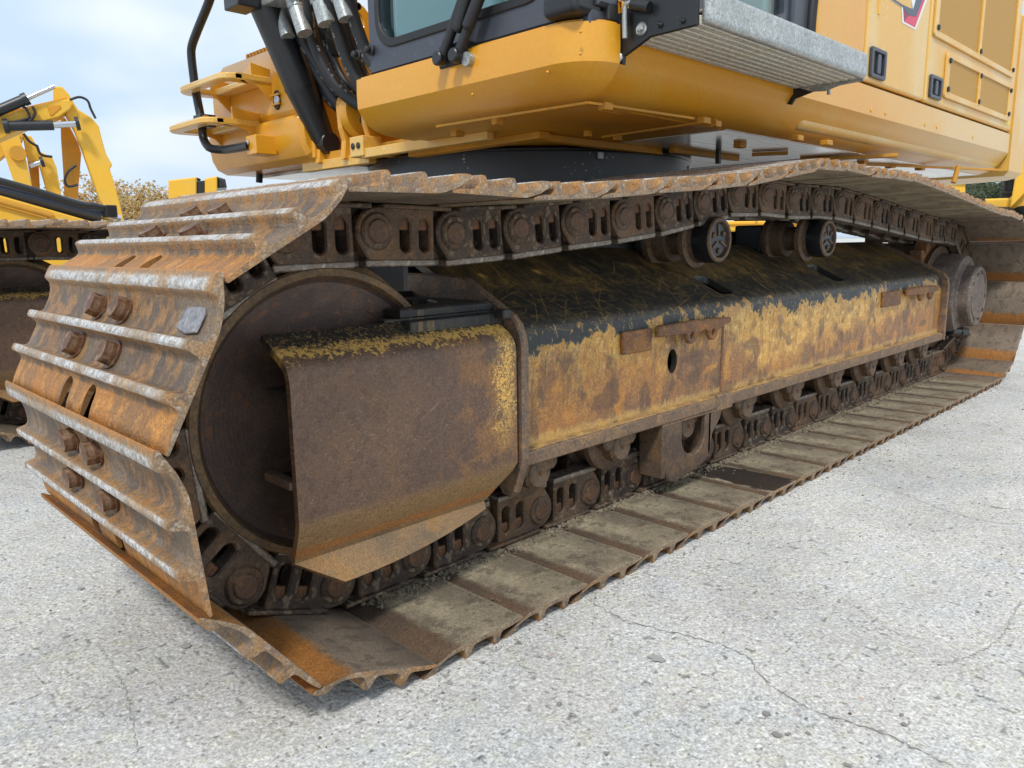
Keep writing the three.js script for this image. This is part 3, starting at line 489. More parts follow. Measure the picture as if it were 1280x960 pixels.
function buildUnder(zo) {
  const near = zo === 0, put = (o) => { o.position.z += zo; return o; };
  // --- idler wheel
  const iw = put(part(ex, 'idler_wheel', boxUV(lathe([[0.03, ZC - 0.13], [0.28, ZC - 0.12], [0.303, ZC - 0.118], [0.306, ZC - 0.05], [0.33, ZC - 0.045], [0.332, ZC + 0.045], [0.306, ZC + 0.05], [0.304, ZC + 0.108]], 96)), M.idlerRim));
  iw.position.x = IDL[0]; iw.position.y = IDL[1];
  part(iw, 'idler_rim', boxUV(lathe([[0.304, ZC + 0.098], [0.304, ZC + 0.116], [0.300, ZC + 0.121], [0.286, ZC + 0.123], [0.282, ZC + 0.118], [0.280, ZC + 0.108]], 96)), M.idlerRim);
  const web = lathe([[0.282, ZC + 0.112], [0.272, ZC + 0.104], [0.255, ZC + 0.101], [0.20, ZC + 0.094], [0.12, ZC + 0.09], [0.09, ZC + 0.10], [0.0, ZC + 0.10]], 96);
  { const p = web.attributes.position, uv = web.attributes.uv; for (let i = 0; i < p.count; i += 3) { const a0 = Math.atan2(p.getY(i), p.getX(i)); for (let k = 0; k < 3; k++) { let a = Math.atan2(p.getY(i + k), p.getX(i + k)); if (a - a0 > 3) a -= 6.2832; if (a - a0 < -3) a += 6.2832; uv.setXY(i + k, a / 6.2832 * 2, Math.hypot(p.getX(i + k), p.getY(i + k)) / 0.3); } } }
  part(iw, 'idler_web', web, M.idlerWeb);
  const hub = part(iw, 'idler_hub', cylZ(0.075, ZC - 0.2, ZC + 0.15, 32), M.roller);
  // --- frame
  const prof = [[-0.24, 0.31], [-0.24, 0.578], [-0.2425, 0.595], [-0.249, 0.61], [-0.258, 0.622], [-0.27, 0.631], [-0.30, 0.646], [-0.452, 0.720], [-0.62, 0.80]];
  const th = 0.02, inn = prof.map(([z, y], i) => i < 2 ? [z - th, y] : [z - 0.012, y - 0.018]).reverse();
  let g = stripX([...prof, ...inn], FX0, FX1, 1, true, 0.6);
  { // caps, then real uv: x fraction and arc of the outer skin
    const tri = THREE.ShapeUtils.triangulateShape([...prof, ...inn].map((q) => new THREE.Vector2(q[0], q[1])), []), all = [...prof, ...inn], pos = [], uv = [];
    for (const x of [FX0, FX1]) for (const t of tri) { const o = x === FX0 ? t : [t[0], t[2], t[1]]; for (const i of o) { pos.push(x, all[i][1], all[i][0]); uv.push(0, 0); } }
    const c = new THREE.BufferGeometry(); c.setAttribute('position', new THREE.Float32BufferAttribute(pos, 3)); c.setAttribute('uv', new THREE.Float32BufferAttribute(uv, 2)); c.computeVertexNormals();
    g = merge(g, c);
    const p = g.attributes.position, u2 = g.attributes.uv;
    for (let i = 0; i < p.count; i++) { const y = p.getY(i), z = p.getZ(i), s = y < 0.585 ? y - 0.31 : 0.275 + (y - 0.585) * 1.02 + Math.max(0, -0.245 - z) * 0.98; u2.setXY(i, (p.getX(i) - FX0) / (FX1 - FX0), clamp(s / 0.715)); }
  }
  if (near) {
    const ov = ext(oval(1.172, 0.456, 0.026, 0.038, 24), 0.2, 0); ov.translate(0, 0, -0.36);
    const sl = (x0, x1, z0, z1) => { const q = ext(rrect(x0, x1, z0, z1, 0.022), 0.4, 0); q.rotateX(Math.PI / 2); q.translate(0, 0.86, 0); return q; };
    g = cut(g, [ov, sl(1.53, 1.62, -0.405, -0.285), sl(2.48, 2.58, -0.43, -0.29)].map((q) => flatUV(q, 0.3, 0.455)));
  }
  const fr = put(part(ex, 'track_frame', g, M.frame));
  const P = (n, geo, m, l) => part(fr, n, geo, m, l);
  P('frame_flange', merge(rbox(FX0 + 0.01, FX1, 0.272, 0.309, -0.36, -0.213, 0.004)), M.edge);
  P('flange_dirt', rbox(FX0 + 0.03, FX1 - 0.02, 0.3095, 0.3125, -0.239, -0.217, 0.001), M.flangeTop, 'yellow dust lying on the bottom flange');
  P('inner_wall', merge(rbox(FX0, FX1, 0.30, 0.80, -0.645, -0.621, 0.003), rbox(FX0, FX1, 0.272, 0.30, -0.64, -0.48, 0.003)), M.blackWorn);
  // end plate towards the final drive
  { const e = [[0.205, 0.272], [0.205, 0.575], [0.212, 0.605], [0.235, 0.632], [0.64, 0.83], [0.66, 0.83], [0.66, 0.272]]; const q = ext(e.map(([a, b]) => [a, b]), 0.022, 0.004); q.rotateY(Math.PI / 2); q.translate(FX1, 0, 0); P('end_plate', boxUV(q), M.edge); }
  // weld seam plate where the two lengths of the wall meet
  P('wall_seam', rbox(1.462, 1.474, 0.312, 0.575, -0.2405, -0.2375, 0.001), M.rustPlate);
  // --- front rib and idler fork
  { const e = [[0.215, 0.205], [0.196, 0.222], [0.176, 0.275], [0.166, 0.31], [0.164, 0.58], [0.17, 0.61], [0.182, 0.636], [0.20, 0.655], [0.36, 0.738], [0.42, 0.745], [0.60, 0.747], [0.60, 0.30], [0.27, 0.28], [0.245, 0.21]];
    const q = ext(e, 0.024, 0.005); q.rotateY(Math.PI / 2); q.translate(0.436, 0, 0); P('rib_plate', boxUV(q), M.edge, 'narrow curved rib plate behind the idler guard'); }
  { const e = [[0.30, -0.26], [0.438, -0.26], [0.438, -0.60], [0.06, -0.60], [0.06, -0.56], [0.27, -0.56], [0.33, -0.545], [0.37, -0.50], [0.385, -0.45], [0.365, -0.40], [0.33, -0.345], [0.30, -0.335], [0.16, -0.318], [0.16, -0.26]];
    const q = ext(e.map(([a, b]) => [a, -b]), 0.022, 0.004); q.rotateX(-Math.PI / 2); q.translate(0, 0.664, 0); P('fork_plate', boxUV(q), M.blackWorn); }
  P('fork_side', merge(rbox(0.12, 0.438, 0.28, 0.666, -0.285, -0.262, 0.003), rbox(-0.14, 0.438, 0.28, 0.70, -0.60, -0.575, 0.003), rbox(0.16, 0.438, 0.63, 0.662, -0.258, -0.225, 0.006)), M.blackWorn);
  P('lug', rbox(0.405, 0.432, 0.648, 0.672, -0.225, -0.195, 0.006), M.blackWorn);
  // --- idler guard: lip, tuck, face, bend, sloping top; bent from thick plate
  { const pr = [[-0.157, 0.176], [-0.196, 0.228], [-0.188, 0.25], [-0.172, 0.292], [-0.168, 0.31], [-0.168, 0.575], [-0.171, 0.592], [-0.178, 0.606], [-0.19, 0.617], [-0.262, 0.660]];
    const off = pr.map(([z, y], i) => { const a = pr[Math.max(i - 1, 0)], b = pr[Math.min(i + 1, pr.length - 1)]; const dz = b[0] - a[0], dy = b[1] - a[1], l = Math.hypot(dz, dy); return [z - dy / l * 0.014, y + dz / l * 0.014]; });
    const x0 = -0.158, x1 = 0.418, nx = 24, pos = [], uv = []; const Ls = [0]; for (let i = 1; i < pr.length; i++) Ls.push(Ls[i - 1] + Math.hypot(pr[i][0] - pr[i - 1][0], pr[i][1] - pr[i - 1][1])); const T = 0.60;
    const xs = (i, k) => { const a = i === 0 ? x0 + 0.085 : i === 1 ? x0 + 0.0 : x0, b = i === 0 ? x1 - 0.09 : i === 1 ? x1 - 0.085 : i === 2 ? x1 - 0.06 : i === 3 ? x1 - 0.012 : x1; return lerp(a, b, k / nx); };
    const vt = (arr, i, k) => { const x = xs(i, k), w = i === 0 ? 0.72 * (k / nx) ** 2 : 0; return [x, lerp(arr[i][1], arr[1][1], w), lerp(arr[i][0], arr[1][0], w), (x - x0) / (x1 - x0), Ls[i] / T]; };
    const quad = (a, b, c, d) => { for (const q of [a, b, c, a, c, d]) { pos.push(q[0], q[1], q[2]); uv.push(q[3], q[4]); } };
    for (let i = 0; i + 1 < pr.length; i++) for (let k = 0; k < nx; k++) { quad(vt(pr, i, k), vt(pr, i, k + 1), vt(pr, i + 1, k + 1), vt(pr, i + 1, k)); quad(vt(off, i, k + 1), vt(off, i, k), vt(off, i + 1, k), vt(off, i + 1, k + 1)); }
    for (let i = 0; i + 1 < pr.length; i++) { quad(vt(off, i, 0), vt(pr, i, 0), vt(pr, i + 1, 0), vt(off, i + 1, 0)); quad(vt(pr, i, nx), vt(off, i, nx), vt(off, i + 1, nx), vt(pr, i + 1, nx)); }
    for (let k = 0; k < nx; k++) { const e = pr.length - 1; quad(vt(off, 0, k), vt(off, 0, k + 1), vt(pr, 0, k + 1), vt(pr, 0, k)); quad(vt(pr, e, k), vt(pr, e, k + 1), vt(off, e, k + 1), vt(off, e, k)); }
    const q = new THREE.BufferGeometry(); q.setAttribute('position', new THREE.Float32BufferAttribute(pos, 3)); q.setAttribute('uv', new THREE.Float32BufferAttribute(uv, 2));
    const gd = put(part(ex, 'idler_guard', toCreasedNormals(q, 0.42), M.guard, 'rust brown guard plate over the idler, black and yellow along its top edge'));
    part(gd, 'guard_stiffener', merge(rbox(-0.155, 0.40, 0.545, 0.56, -0.262, -0.184, 0.003), rbox(-0.152, 0.40, 0.375, 0.39, -0.262, -0.184, 0.003), rbox(-0.10, 0.40, 0.26, 0.62, -0.275, -0.262, 0.003)), M.blackWorn);
    part(gd, 'guard_edge', rbox(-0.163, -0.14, 0.375, 0.392, -0.285, -0.184, 0.004), M.edge);
  }
  // --- side brackets on the wall
  if (near) {
    P('scrape_plate', rbox(0.905, 1.045, 0.505, 0.572, -0.2405, -0.226, 0.006), M.rustPlate);
    P('scrape_plate', rbox(2.87, 3.10, 0.505, 0.575, -0.2405, -0.226, 0.006), M.rustPlate);
    for (const [x0, x1] of [[1.045, 1.46], [3.12, 3.60]]) {
      const q = ext([[x0, 0.575], [x0, 0.545], [x0 + (x1 - x0) * 0.36, 0.54], ...arcPts(x0 + (x1 - x0) * 0.44, 0.535, 0.028, Math.PI, 2 * Math.PI, 8), [x0 + (x1 - x0) * 0.62, 0.545], ...arcPts(x0 + (x1 - x0) * 0.74, 0.535, 0.028, Math.PI, 2 * Math.PI, 8), [x1 - 0.03, 0.55], [x1, 0.556], [x1, 0.572], [x0 + 0.2, 0.58]], 0.018, 0.004, [oval(x0 + (x1 - x0) * 0.44, 0.532, 0.011, 0.011, 12), oval(x0 + (x1 - x0) * 0.74, 0.532, 0.011, 0.011, 12)]);
      q.translate(0, 0, -0.222); P('lug_bracket', boxUV(q), M.rustPlate); P('bracket_web', rbox(x0 + 0.04, x1 - 0.04, 0.562, 0.574, -0.262, -0.21, 0.004), M.rustPlate);
    }
    P('skid_plate', rbox(1.40, 1.50, 0.262, 0.317, -0.25, -0.209, 0.006), M.edge);
  }
  // --- track rollers under the frame
  const rx = [0.57, 0.92, 1.27, 1.66, 2.05, 2.44, 2.83, 3.20, 3.55];
  const body = lathe([[0.03, -0.135], [0.098, -0.132], [0.100, -0.120], [0.084, -0.118], [0.084, -0.06], [0.102, -0.057], [0.102, -0.046], [0.07, -0.04], [0.07, 0.04], [0.102, 0.046], [0.102, 0.057], [0.084, 0.06], [0.084, 0.118], [0.100, 0.120], [0.098, 0.138], [0.085, 0.146], [0.06, 0.15], [0.0, 0.152]], 40);
  const bodyG = boxUV(body);
  const colG = ext([[-0.075, 0.06], [-0.075, -0.005], [-0.062, -0.02], [-0.048, -0.02], [-0.04, -0.045], ...arcPts(0, -0.02, 0.045, Math.PI * 1.18, Math.PI * 1.82, 8), [0.048, -0.02], [0.062, -0.02], [0.075, -0.005], [0.075, 0.06]], 0.052, 0.006);
  const capG = cylZ(0.041, 0.05, 0.058, 20), boltEnd = cylZ(0.006, 0.056, 0.062, 8);
  for (const x of rx) {
    const ro = put(part(ex, 'track_roller', bodyG, M.roller)); ro.position.x = x; ro.position.y = 0.256; ro.position.z += ZC;
    const c = part(ro, 'roller_collar', colG, M.roller); c.position.set(0, -0.004, 0.132);
    const cp = part(ro, 'roller_cap', capG, M.roller); cp.position.set(0, -0.022, 0.131);
    const be = part(ro, 'cap_bolt', boltEnd, M.bolt); be.position.set(0, -0.022, 0.131);
  }
  if (near) { // track guiding guard
    const e = [[1.09, 0.272], [1.10, 0.20], [1.108, 0.115], [1.125, 0.085], [1.16, 0.075], [1.30, 0.095], [1.345, 0.11], [1.365, 0.14], [1.375, 0.19], [1.42, 0.235], [1.435, 0.272]];
    const hole = [...arcPts(1.262, 0.215, 0.068, 0, -Math.PI, 14), [1.194, 0.262], [1.33, 0.262]];
    const q = ext(e, 0.022, 0.005, [hole]); q.translate(0, 0, -0.232); P('guiding_guard', q, M.roller, 'thick cast guard around one bottom roller');
    P('guard_flange', rbox(1.088, 1.108, 0.10, 0.272, -0.30, -0.212, 0.005), M.roller); P('guard_flange', rbox(1.345, 1.365, 0.115, 0.272, -0.30, -0.21, 0.005), M.roller);
  }
  // --- carrier rollers
  for (const x of [1.50, 2.36]) {
    const y = 0.823, pc = [[0.02, -0.115], [0.09, -0.112], [0.094, -0.1], [0.094, -0.085], [0.075, -0.08], [0.075, -0.03], [0.068, -0.026], [0.05, -0.024], [0.05, 0.03], [0.062, 0.036], [0.094, 0.04], [0.094, 0.058], [0.078, 0.064], [0.075, 0.075], [0.075, 0.142], [0.071, 0.147], [0.060, 0.147], [0.058, 0.132], [0.0, 0.132]];
    const c = put(part(ex, 'carrier_roller', boxUV(lathe(pc, 44)), M.roller)); c.position.set(x, y, ZC + zo);
    const cap = part(c, 'roller_cap', cylZ(0.057, 0.125, 0.138, 28), M.black); for (let k = 0; k < 3; k++) { const a = k * 2.094 + 0.6; const b = part(cap, 'cap_bolt', cylZ(0.010, 0.136, 0.146, 6), M.roller); b.position.set(0.036 * Math.cos(a), 0.036 * Math.sin(a), 0); const w = part(cap, 'cap_rib', rbox(-0.004, 0.004, 0.012, 0.055, 0.136, 0.143, 0.002), M.roller); w.rotation.z = a - 0.5; }
    part(c, 'tread_band', boxUV(lathe([[0.0755, 0.08], [0.0765, 0.083], [0.0765, 0.138], [0.0755, 0.141]], 44)), M.black);
    part(c, 'roller_bracket', merge(rbox(-0.045, 0.045, -0.20, 0.06, -0.26, -0.13, 0.01), rbox(-0.03, 0.03, -0.03, 0.03, -0.14, -0.10, 0.005)), M.black);
  }
  // --- sprocket and final drive
  const teeth = 22, pts = []; for (let k = 0; k < teeth * 8; k++) { const a = k / (teeth * 8) * 6.2832, r = 0.335 + 0.028 * Math.cos(a * teeth); pts.push([r * Math.cos(a), r * Math.sin(a)]); }
  const holes = []; for (let k = 0; k < 16; k++) { const a = k / 16 * 6.2832; holes.push(oval(0.255 * Math.cos(a), 0.255 * Math.sin(a), 0.018, 0.018, 10)); }
  const sg = ext(pts, 0.07, 0.006, holes); sg.translate(0, 0, -0.035);
  const sp = put(part(ex, 'drive_sprocket', sg, M.rustPlate)); sp.position.set(SX, SPR[1], ZC + zo);
  part(sp, 'sprocket_ring', boxUV(lathe([[0.2, 0.03], [0.29, 0.036], [0.295, 0.06], [0.22, 0.075]], 40)), M.roller);
  const fd = put(part(ex, 'final_drive', boxUV(lathe([[0.24, -0.25], [0.245, 0.02], [0.238, 0.10], [0.23, 0.19], [0.224, 0.20], [0.178, 0.205], [0.172, 0.212], [0.17, 0.262], [0.163, 0.272], [0.148, 0.274], [0.145, 0.268], [0.125, 0.266], [0.12, 0.272], [0.05, 0.273], [0.0, 0.273]], 48)), M.drive)); fd.position.set(SX, SPR[1] + 0.012, ZC + zo);
  for (let k = 0; k < 10; k++) { const a = k / 10 * 6.28; const b = part(fd, 'cover_bolt', cylZ(0.009, 0.27, 0.278, 6), M.roller); b.position.set(0.134 * Math.cos(a), 0.134 * Math.sin(a), 0); }
  const pl = part(fd, 'drain_plug', merge(rod(V(-0.12, -0.19, 0.17), V(0.03, -0.215, 0.2), 0.032, 14), rod(V(-0.03, -0.205, 0.19), V(0.05, -0.218, 0.204), 0.036, 6)), M.black);
}
M.idlerRim = std({ map: rustTex([116, 92, 64], [128, 100, 66], [104, 84, 62], [96, 80, 64], 71), bumpMap: grainBump, bumpScale: 0.0008, roughness: 0.6, metalness: 0.25 });
M.drive = std({ map: rustTex([104, 92, 84], [118, 104, 94], [96, 82, 72], [132, 120, 110], 73), bumpMap: grainBump, bumpScale: 0.0008, roughness: 0.6, metalness: 0.2 });
M.idlerWeb = std({ map: new Tx(1024, 512).fill((u, v) => { const a = fbm(u * 10, v * 5, 4, 81, 10), ring = fbm(u * 3, v * 90, 3, 83, 3), f = vn(u * 300, v * 150, 85, 300), b = fbm(u * 40, v * 20, 3, 87, 40); let c = mixc([84, 68, 62], [98, 80, 70], sm(0.4, 0.6, a)); c = mixc(c, [118, 92, 66], sm(0.4, 0.8, ring * 0.6 + b * 0.4) * 0.3); c = mixc(c, [128, 84, 56], sm(0.64, 0.76, b) * 0.6); return c.map((q) => q * (0.9 + 0.2 * f)); }).out(), bumpMap: grainBump, bumpScale: 0.0006, roughness: 0.5, metalness: 0.3 });
buildUnder(0); buildUnder(ZF - ZC);
// --- carbody between the tracks and the swing bearing
const SCX = 2.08, SCZ = -1.72;
const cb = part(ex, 'carbody', merge(rbox(1.35, 2.85, 0.55, 0.98, -2.4, -1.05, 0.02), ...[[-1, 1], [1, 1], [-1, -1], [1, -1]].map(([a, b]) => { const g = rbox(-0.28, 0.28, 0.48, 0.86, 0, 0.62, 0.02); g.rotateY(b > 0 ? a * 0.38 : Math.PI - a * 0.38); g.translate(SCX + a * 0.52, 0, SCZ + b * 0.5); return g; })), M.black);
part(cb, 'bearing_flange', (() => { const g = cylZ(0.83, 0.93, 1.0, 64); g.rotateX(-Math.PI / 2); g.translate(SCX, 0, SCZ); return boxUV(g); })(), M.black);
M.hose = std({ map: new Tx(256, 512).fill((u, v) => { const f = vn(u * 200, v * 100, 3), t = Math.abs(v - 0.75) < 0.03 && vn(u * 46, 1, 5) > 0.5 && vn(u * 160, v * 60, 9) > 0.4 ? 1 : 0; const k = 30 + 14 * f; return mixc([k, k, k + 2], [176, 176, 172], t * 0.75); }).out({ wrap: true }), roughness: 0.5 });

// ------------------------------------------------------------------ upper structure
const ZS = -0.27;
function sweep(path, prof, seg = true) {                                      // path: [x, z, inward x, inward z]; prof: [inset, y]
  const pos = [], uv = []; const L = [0]; for (let i = 1; i < path.length; i++) L.push(L[i - 1] + Math.hypot(path[i][0] - path[i - 1][0], path[i][1] - path[i - 1][1]));
  const Q = [0]; for (let i = 1; i < prof.length; i++) Q.push(Q[i - 1] + Math.hypot(prof[i][0] - prof[i - 1][0], prof[i][1] - prof[i - 1][1]));
  const v = (i, j) => [path[i][0] + path[i][2] * prof[j][0], prof[j][1], path[i][1] + path[i][3] * prof[j][0], L[i], Q[j]];
  for (let i = 0; i + 1 < path.length; i++) for (let j = 0; j + 1 < prof.length; j++) for (const q of [v(i, j), v(i, j + 1), v(i + 1, j + 1), v(i, j), v(i + 1, j + 1), v(i + 1, j)]) { pos.push(q[0], q[1], q[2]); uv.push(q[3], q[4]); }
  const g = new THREE.BufferGeometry(); g.setAttribute('position', new THREE.Float32BufferAttribute(pos, 3)); g.setAttribute('uv', new THREE.Float32BufferAttribute(uv, 2)); return toCreasedNormals(g, 0.5);
}
const closeProf = (p, t) => [...p, ...p.map(([d, y]) => [d + t, y + t * 0.6]).reverse(), p[0]];
// cab base panel with its rounded corner
const frontProf = [[0.012, 1.398], [0, 1.393], [-0.002, 1.34], [0, 1.294], [0.021, 1.262], [0.044, 1.240], [0.074, 1.224], [0.115, 1.214], [0.18, 1.209], [0.25, 1.207]];
const sideProf = [[0.01, 1.455], [0, 1.451], [0, 1.337], [0.004, 1.333], [0.024, 1.302], [0.046, 1.270], [0.074, 1.243], [0.108, 1.225], [0.15, 1.214], [0.175, 1.211]];
{
  const path = []; for (let k = 0; k <= 10; k++) path.push([0.80, lerp(-1.315, -0.40, k / 10), 1, 0]);
  for (let k = 1; k <= 14; k++) { const a = k / 14 * Math.PI / 2; path.push([0.93 - 0.13 * Math.cos(a), -0.40 + 0.13 * Math.sin(a), Math.cos(a), -Math.sin(a)]); }
  const p0 = closeProf(frontProf, 0.012);
  const shell = part(ex, 'cab_base_panel', sweep(path, p0), M.yellow, 'yellow rounded panel under the cab front');
  // left end cheek
  const cheek = ext([...frontProf.map(([d, y]) => [0.80 + d, y]), [1.12, 1.398]], 0.012, 0.002); cheek.translate(0, 0, -1.327); part(shell, 'panel_end', boxUV(cheek), M.yellow);
  const r = 0.0045; for (const [u, v] of [[742, 35], [746, 62], [684, 90], [590, 118]]) { const q = atX(u, v, 0.80); const b = new THREE.SphereGeometry(r, 10, 6); b.translate(q.x + 0.002, q.y, Math.min(q.z, -0.30)); part(shell, 'rivet', boxUV(b), M.yellow); }
  // black block stands for the shaded notch of the wiper drive
  part(shell, 'wiper_notch_block', rbox(0.792, 0.86, 1.355, 1.42, -0.865, -0.735, 0.006), M.rubber);
}
const sidePath = []; for (let k = 0; k <= 30; k++) sidePath.push([lerp(0.936, 4.95, k / 30), ZS, 0, -1]);
M.skirt = phy({ map: (() => { const t = new Tx(1024, 256).fill((u, v) => { const x = u * 4, y = v * 0.5, a = fbm(x * 5, y * 9, 4, 401), st = fbm(x * 40, y * 3, 4, 402), f = vn(x * 150, y * 150, 403); let c = mixc([222, 153, 27], [226, 200, 150], 0.05 + sm(0.25, 0.85, u + 0.3 * (a - 0.5)) * sm(0.45, 0.05, y - 0.08 * (st - 0.5)) * 0.6); c = mixc(c, [214, 178, 112], 0.22 * sm(0.5, 0.7, a)); return c.map((q) => q * (0.98 + 0.04 * f)); }); return t.out(); })(), roughness: 0.36, clearcoat: 0.45, clearcoatRoughness: 0.26 });
{
  const g = sweep(sidePath, closeProf(sideProf, 0.012)); const uv = g.attributes.uv; for (let i = 0; i < uv.count; i++) uv.setXY(i, uv.getX(i) / 4.02, clamp(uv.getY(i) / 0.5));
  const sk = part(ex, 'side_skirt', g, M.skirt, 'long yellow side skirt with a rounded lower edge');
  for (const [u, v] of [[1089, 137], [1107, 141], [1156, 155], [1171, 158], [1216, 171]]) { const q = atZ(u, v, ZS); const b = cylZ(0.011, ZS - 0.002, ZS + 0.003, 14); b.translate(q.x, q.y, 0); part(sk, 'plug', b, M.yellowDusty); }
}
// belly plates: bright ground reflection is partly put into their pale colour
M.belly = phy({ map: new Tx(640, 640).fill((u, v) => { const x = u * 3, y = v * 3, a = fbm(x * 2, y * 6, 5, 411), st = fbm(x * 2.2, y * 34, 4, 412), f = vn(x * 160, y * 160, 413); let c = mixc([226, 220, 212], [188, 178, 168], sm(0.4, 0.62, a)); c = mixc(c, [96, 84, 74], sm(0.56, 0.7, st) * 0.6); c = mixc(c, [236, 232, 226], sm(0.58, 0.72, fbm(x * 4, y * 20, 3, 414)) * 0.7); return c.map((q) => q * (0.93 + 0.14 * f)); }).out({ rep: 1 / 3 }), roughness: 0.3, clearcoat: 1, clearcoatRoughness: 0.14 });
const deck = part(ex, 'swing_frame', merge(rbox(1.18, 1.74, 1.212, 1.25, -2.2, -0.42, 0.003), rbox(1.18, 1.5, 1.212, 1.25, -3.1, -2.2, 0.003)), M.yellowShadeDirt, 'yellow underside of the swing frame');
part(deck, 'front_belly_plate', rbox(0.98, 1.176, 1.2095, 1.222, -1.31, -0.45, 0.001), M.yellowShadeDirt);
part(deck, 'belly_plate', rbox(1.752, 2.95, 1.211, 1.235, -1.65, -0.42, 0.003), M.belly, 'dusty belly plate with ground reflection painted into its pale colour'); part(deck, 'belly_plate', rbox(2.965, 4.9, 1.209, 1.235, -1.65, -0.42, 0.003), M.belly, 'dusty belly plate with ground reflection painted into its pale colour'); part(deck, 'belly_plate', rbox(1.945, 4.9, 1.211, 1.235, -3.1, -1.66, 0.003), M.belly);
part(deck, 'belly_plate', rbox(1.30, 1.93, 1.195, 1.211, -3.05, -2.15, 0.003), M.belly);
const Y0 = 1.205;
const barY = (a, b, w, h, mat, nm) => { const A = atY(a[0], a[1], Y0), B = atY(b[0], b[1], Y0), L = A.distanceTo(B), g = rbox(0, L, -h, 0.004, -w / 2, w / 2, 0.002); g.rotateY(-Math.atan2(B.z - A.z, B.x - A.x)); g.translate(A.x, Y0, A.z); return part(deck, nm, g, mat); };
barY([545, 158], [735, 128], 0.004, 0.004, M.yellowShadeDirt, 'panel_rail'); barY([735, 128], [868, 148], 0.004, 0.004, M.yellowShadeDirt, 'panel_rail'); barY([752, 171], [896, 150], 0.005, 0.005, M.yellowShadeDirt, 'panel_rail');
for (const [u, v, w] of [[622, 151, 0.05], [757, 132, 0.055], [895, 154, 0.05], [772, 171, 0.045], [735, 166, 0.04], [880, 150, 0.06], [572, 166, 0.06], [996, 172, 0.07], [1033, 178, 0.07], [925, 181, 0.07], [1078, 203, 0.08], [1113, 207, 0.08], [1150, 210, 0.08]]) { const q = atY(u, v, Y0); const b = part(deck, 'hinge_block', merge(rbox(q.x - w * 0.35, q.x + w * 0.35, Y0 - 0.013, Y0 + 0.008, q.z - w * 0.25, q.z + w * 0.25, 0.004)), M.yellowShadeDirt); part(b, 'hinge_bolt', (() => { const g = cylZ(0.008, -0.012, 0, 8); g.rotateX(Math.PI / 2); g.translate(q.x, Y0 - 0.013, q.z); return boxUV(g); })(), M.zinc); }
for (const [a, b, w, h] of [[[940, 192], [985, 190], 0.02, 0.012], [[1000, 199], [1122, 193], 0.05, 0.012], [[1030, 203], [1250, 212], 0.012, 0.008]]) barY(a, b, w, h, M.yellowShadeDirt, 'belly_rib');
// the sloping brace and beam close to the bearing
part(deck, 'frame_beam', merge(rbox(1.24, 1.30, 1.186, 1.212, -1.62, -0.86, 0.004), rbox(1.30, 2.05, 1.186, 1.212, -0.93, -0.89, 0.004), rbox(2.05, 2.6, 1.19, 1.212, -0.86, -0.83, 0.004)), M.yellowShadeDirt);
{ const q = atY(1198, 210, 1.2); part(deck, 'stay_rod', rod(V(q.x, 1.21, q.z), V(q.x - 0.03, 1.12, q.z - 0.01), 0.014, 10), M.yellowShadeDirt); }
{ const q = atY(898, 190, 1.2); part(deck, 'hanger', rbox(q.x - 0.01, q.x + 0.01, 1.15, 1.212, q.z - 0.01, q.z + 0.01), M.black); }
// front deck edge bars and boom cylinder lugs
const dbar = part(deck, 'deck_edge', merge(rbox(1.165, 1.205, 1.172, 1.216, -2.36, -1.80, 0.004), rbox(1.10, 1.135, 1.183, 1.222, -1.76, -0.98, 0.004)), M.yellowDusty, 'pale yellow front edge bar of the deck');
part(dbar, 'stop_block', rbox(1.09, 1.19, 1.19, 1.275, -1.83, -1.73, 0.006), M.yellowDusty); for (const z of [-1.80, -1.76]) { const g = cylZ(0.013, 0, 0.006, 12); g.rotateY(-Math.PI / 2); g.translate(1.089, 1.235, z); part(dbar, 'bolt_hole_disc', boxUV(g), M.black); }  // black discs painted in for the dark of the bolt holes
const lugShape = [[1.14, 1.20], [1.15, 1.28], [1.135, 1.33], ...arcPts(1.215, 1.42, 0.085, Math.PI, 0, 10), [1.42, 1.30], [1.5, 1.2]];
for (const z of [-2.20, -1.985, -1.50, -1.80]) { const g = ext(lugShape, 0.032, 0.005); g.translate(0, 0, z); part(deck, 'cylinder_lug', g, M.yellow); }
for (const z of [-1.95, -1.76]) { const q = part(deck, 'foot_pin', (() => { const g = lathe([[0.0, 0.05], [0.03, 0.05], [0.032, 0.044], [0.05, 0.042], [0.075, 0.034], [0.11, 0.03], [0.115, 0.0], [0.115, -0.02]], 36); g.translate(1.235, 1.40, z + 0.025); return boxUV(g); })(), M.yellow); const b = part(q, 'pin_bolt', cylZ(0.018, 0.05, 0.066, 6), M.yellowShadeDirt); b.position.set(1.235, 1.40, z + 0.025); }
part(deck, 'frame_wall', merge(rbox(1.45, 1.5, 1.2, 1.75, -2.2, -1.45, 0.004), rbox(1.42, 2.2, 1.2, 1.9, -2.19, -2.15, 0.004), rbox(1.42, 2.2, 1.2, 1.9, -1.45, -1.41, 0.004)), M.yellow);
part(deck, 'guard_pipe', rod(V(1.16, 1.20, -1.24), V(1.16, 1.33, -1.24), 0.010, 8), M.chrome);
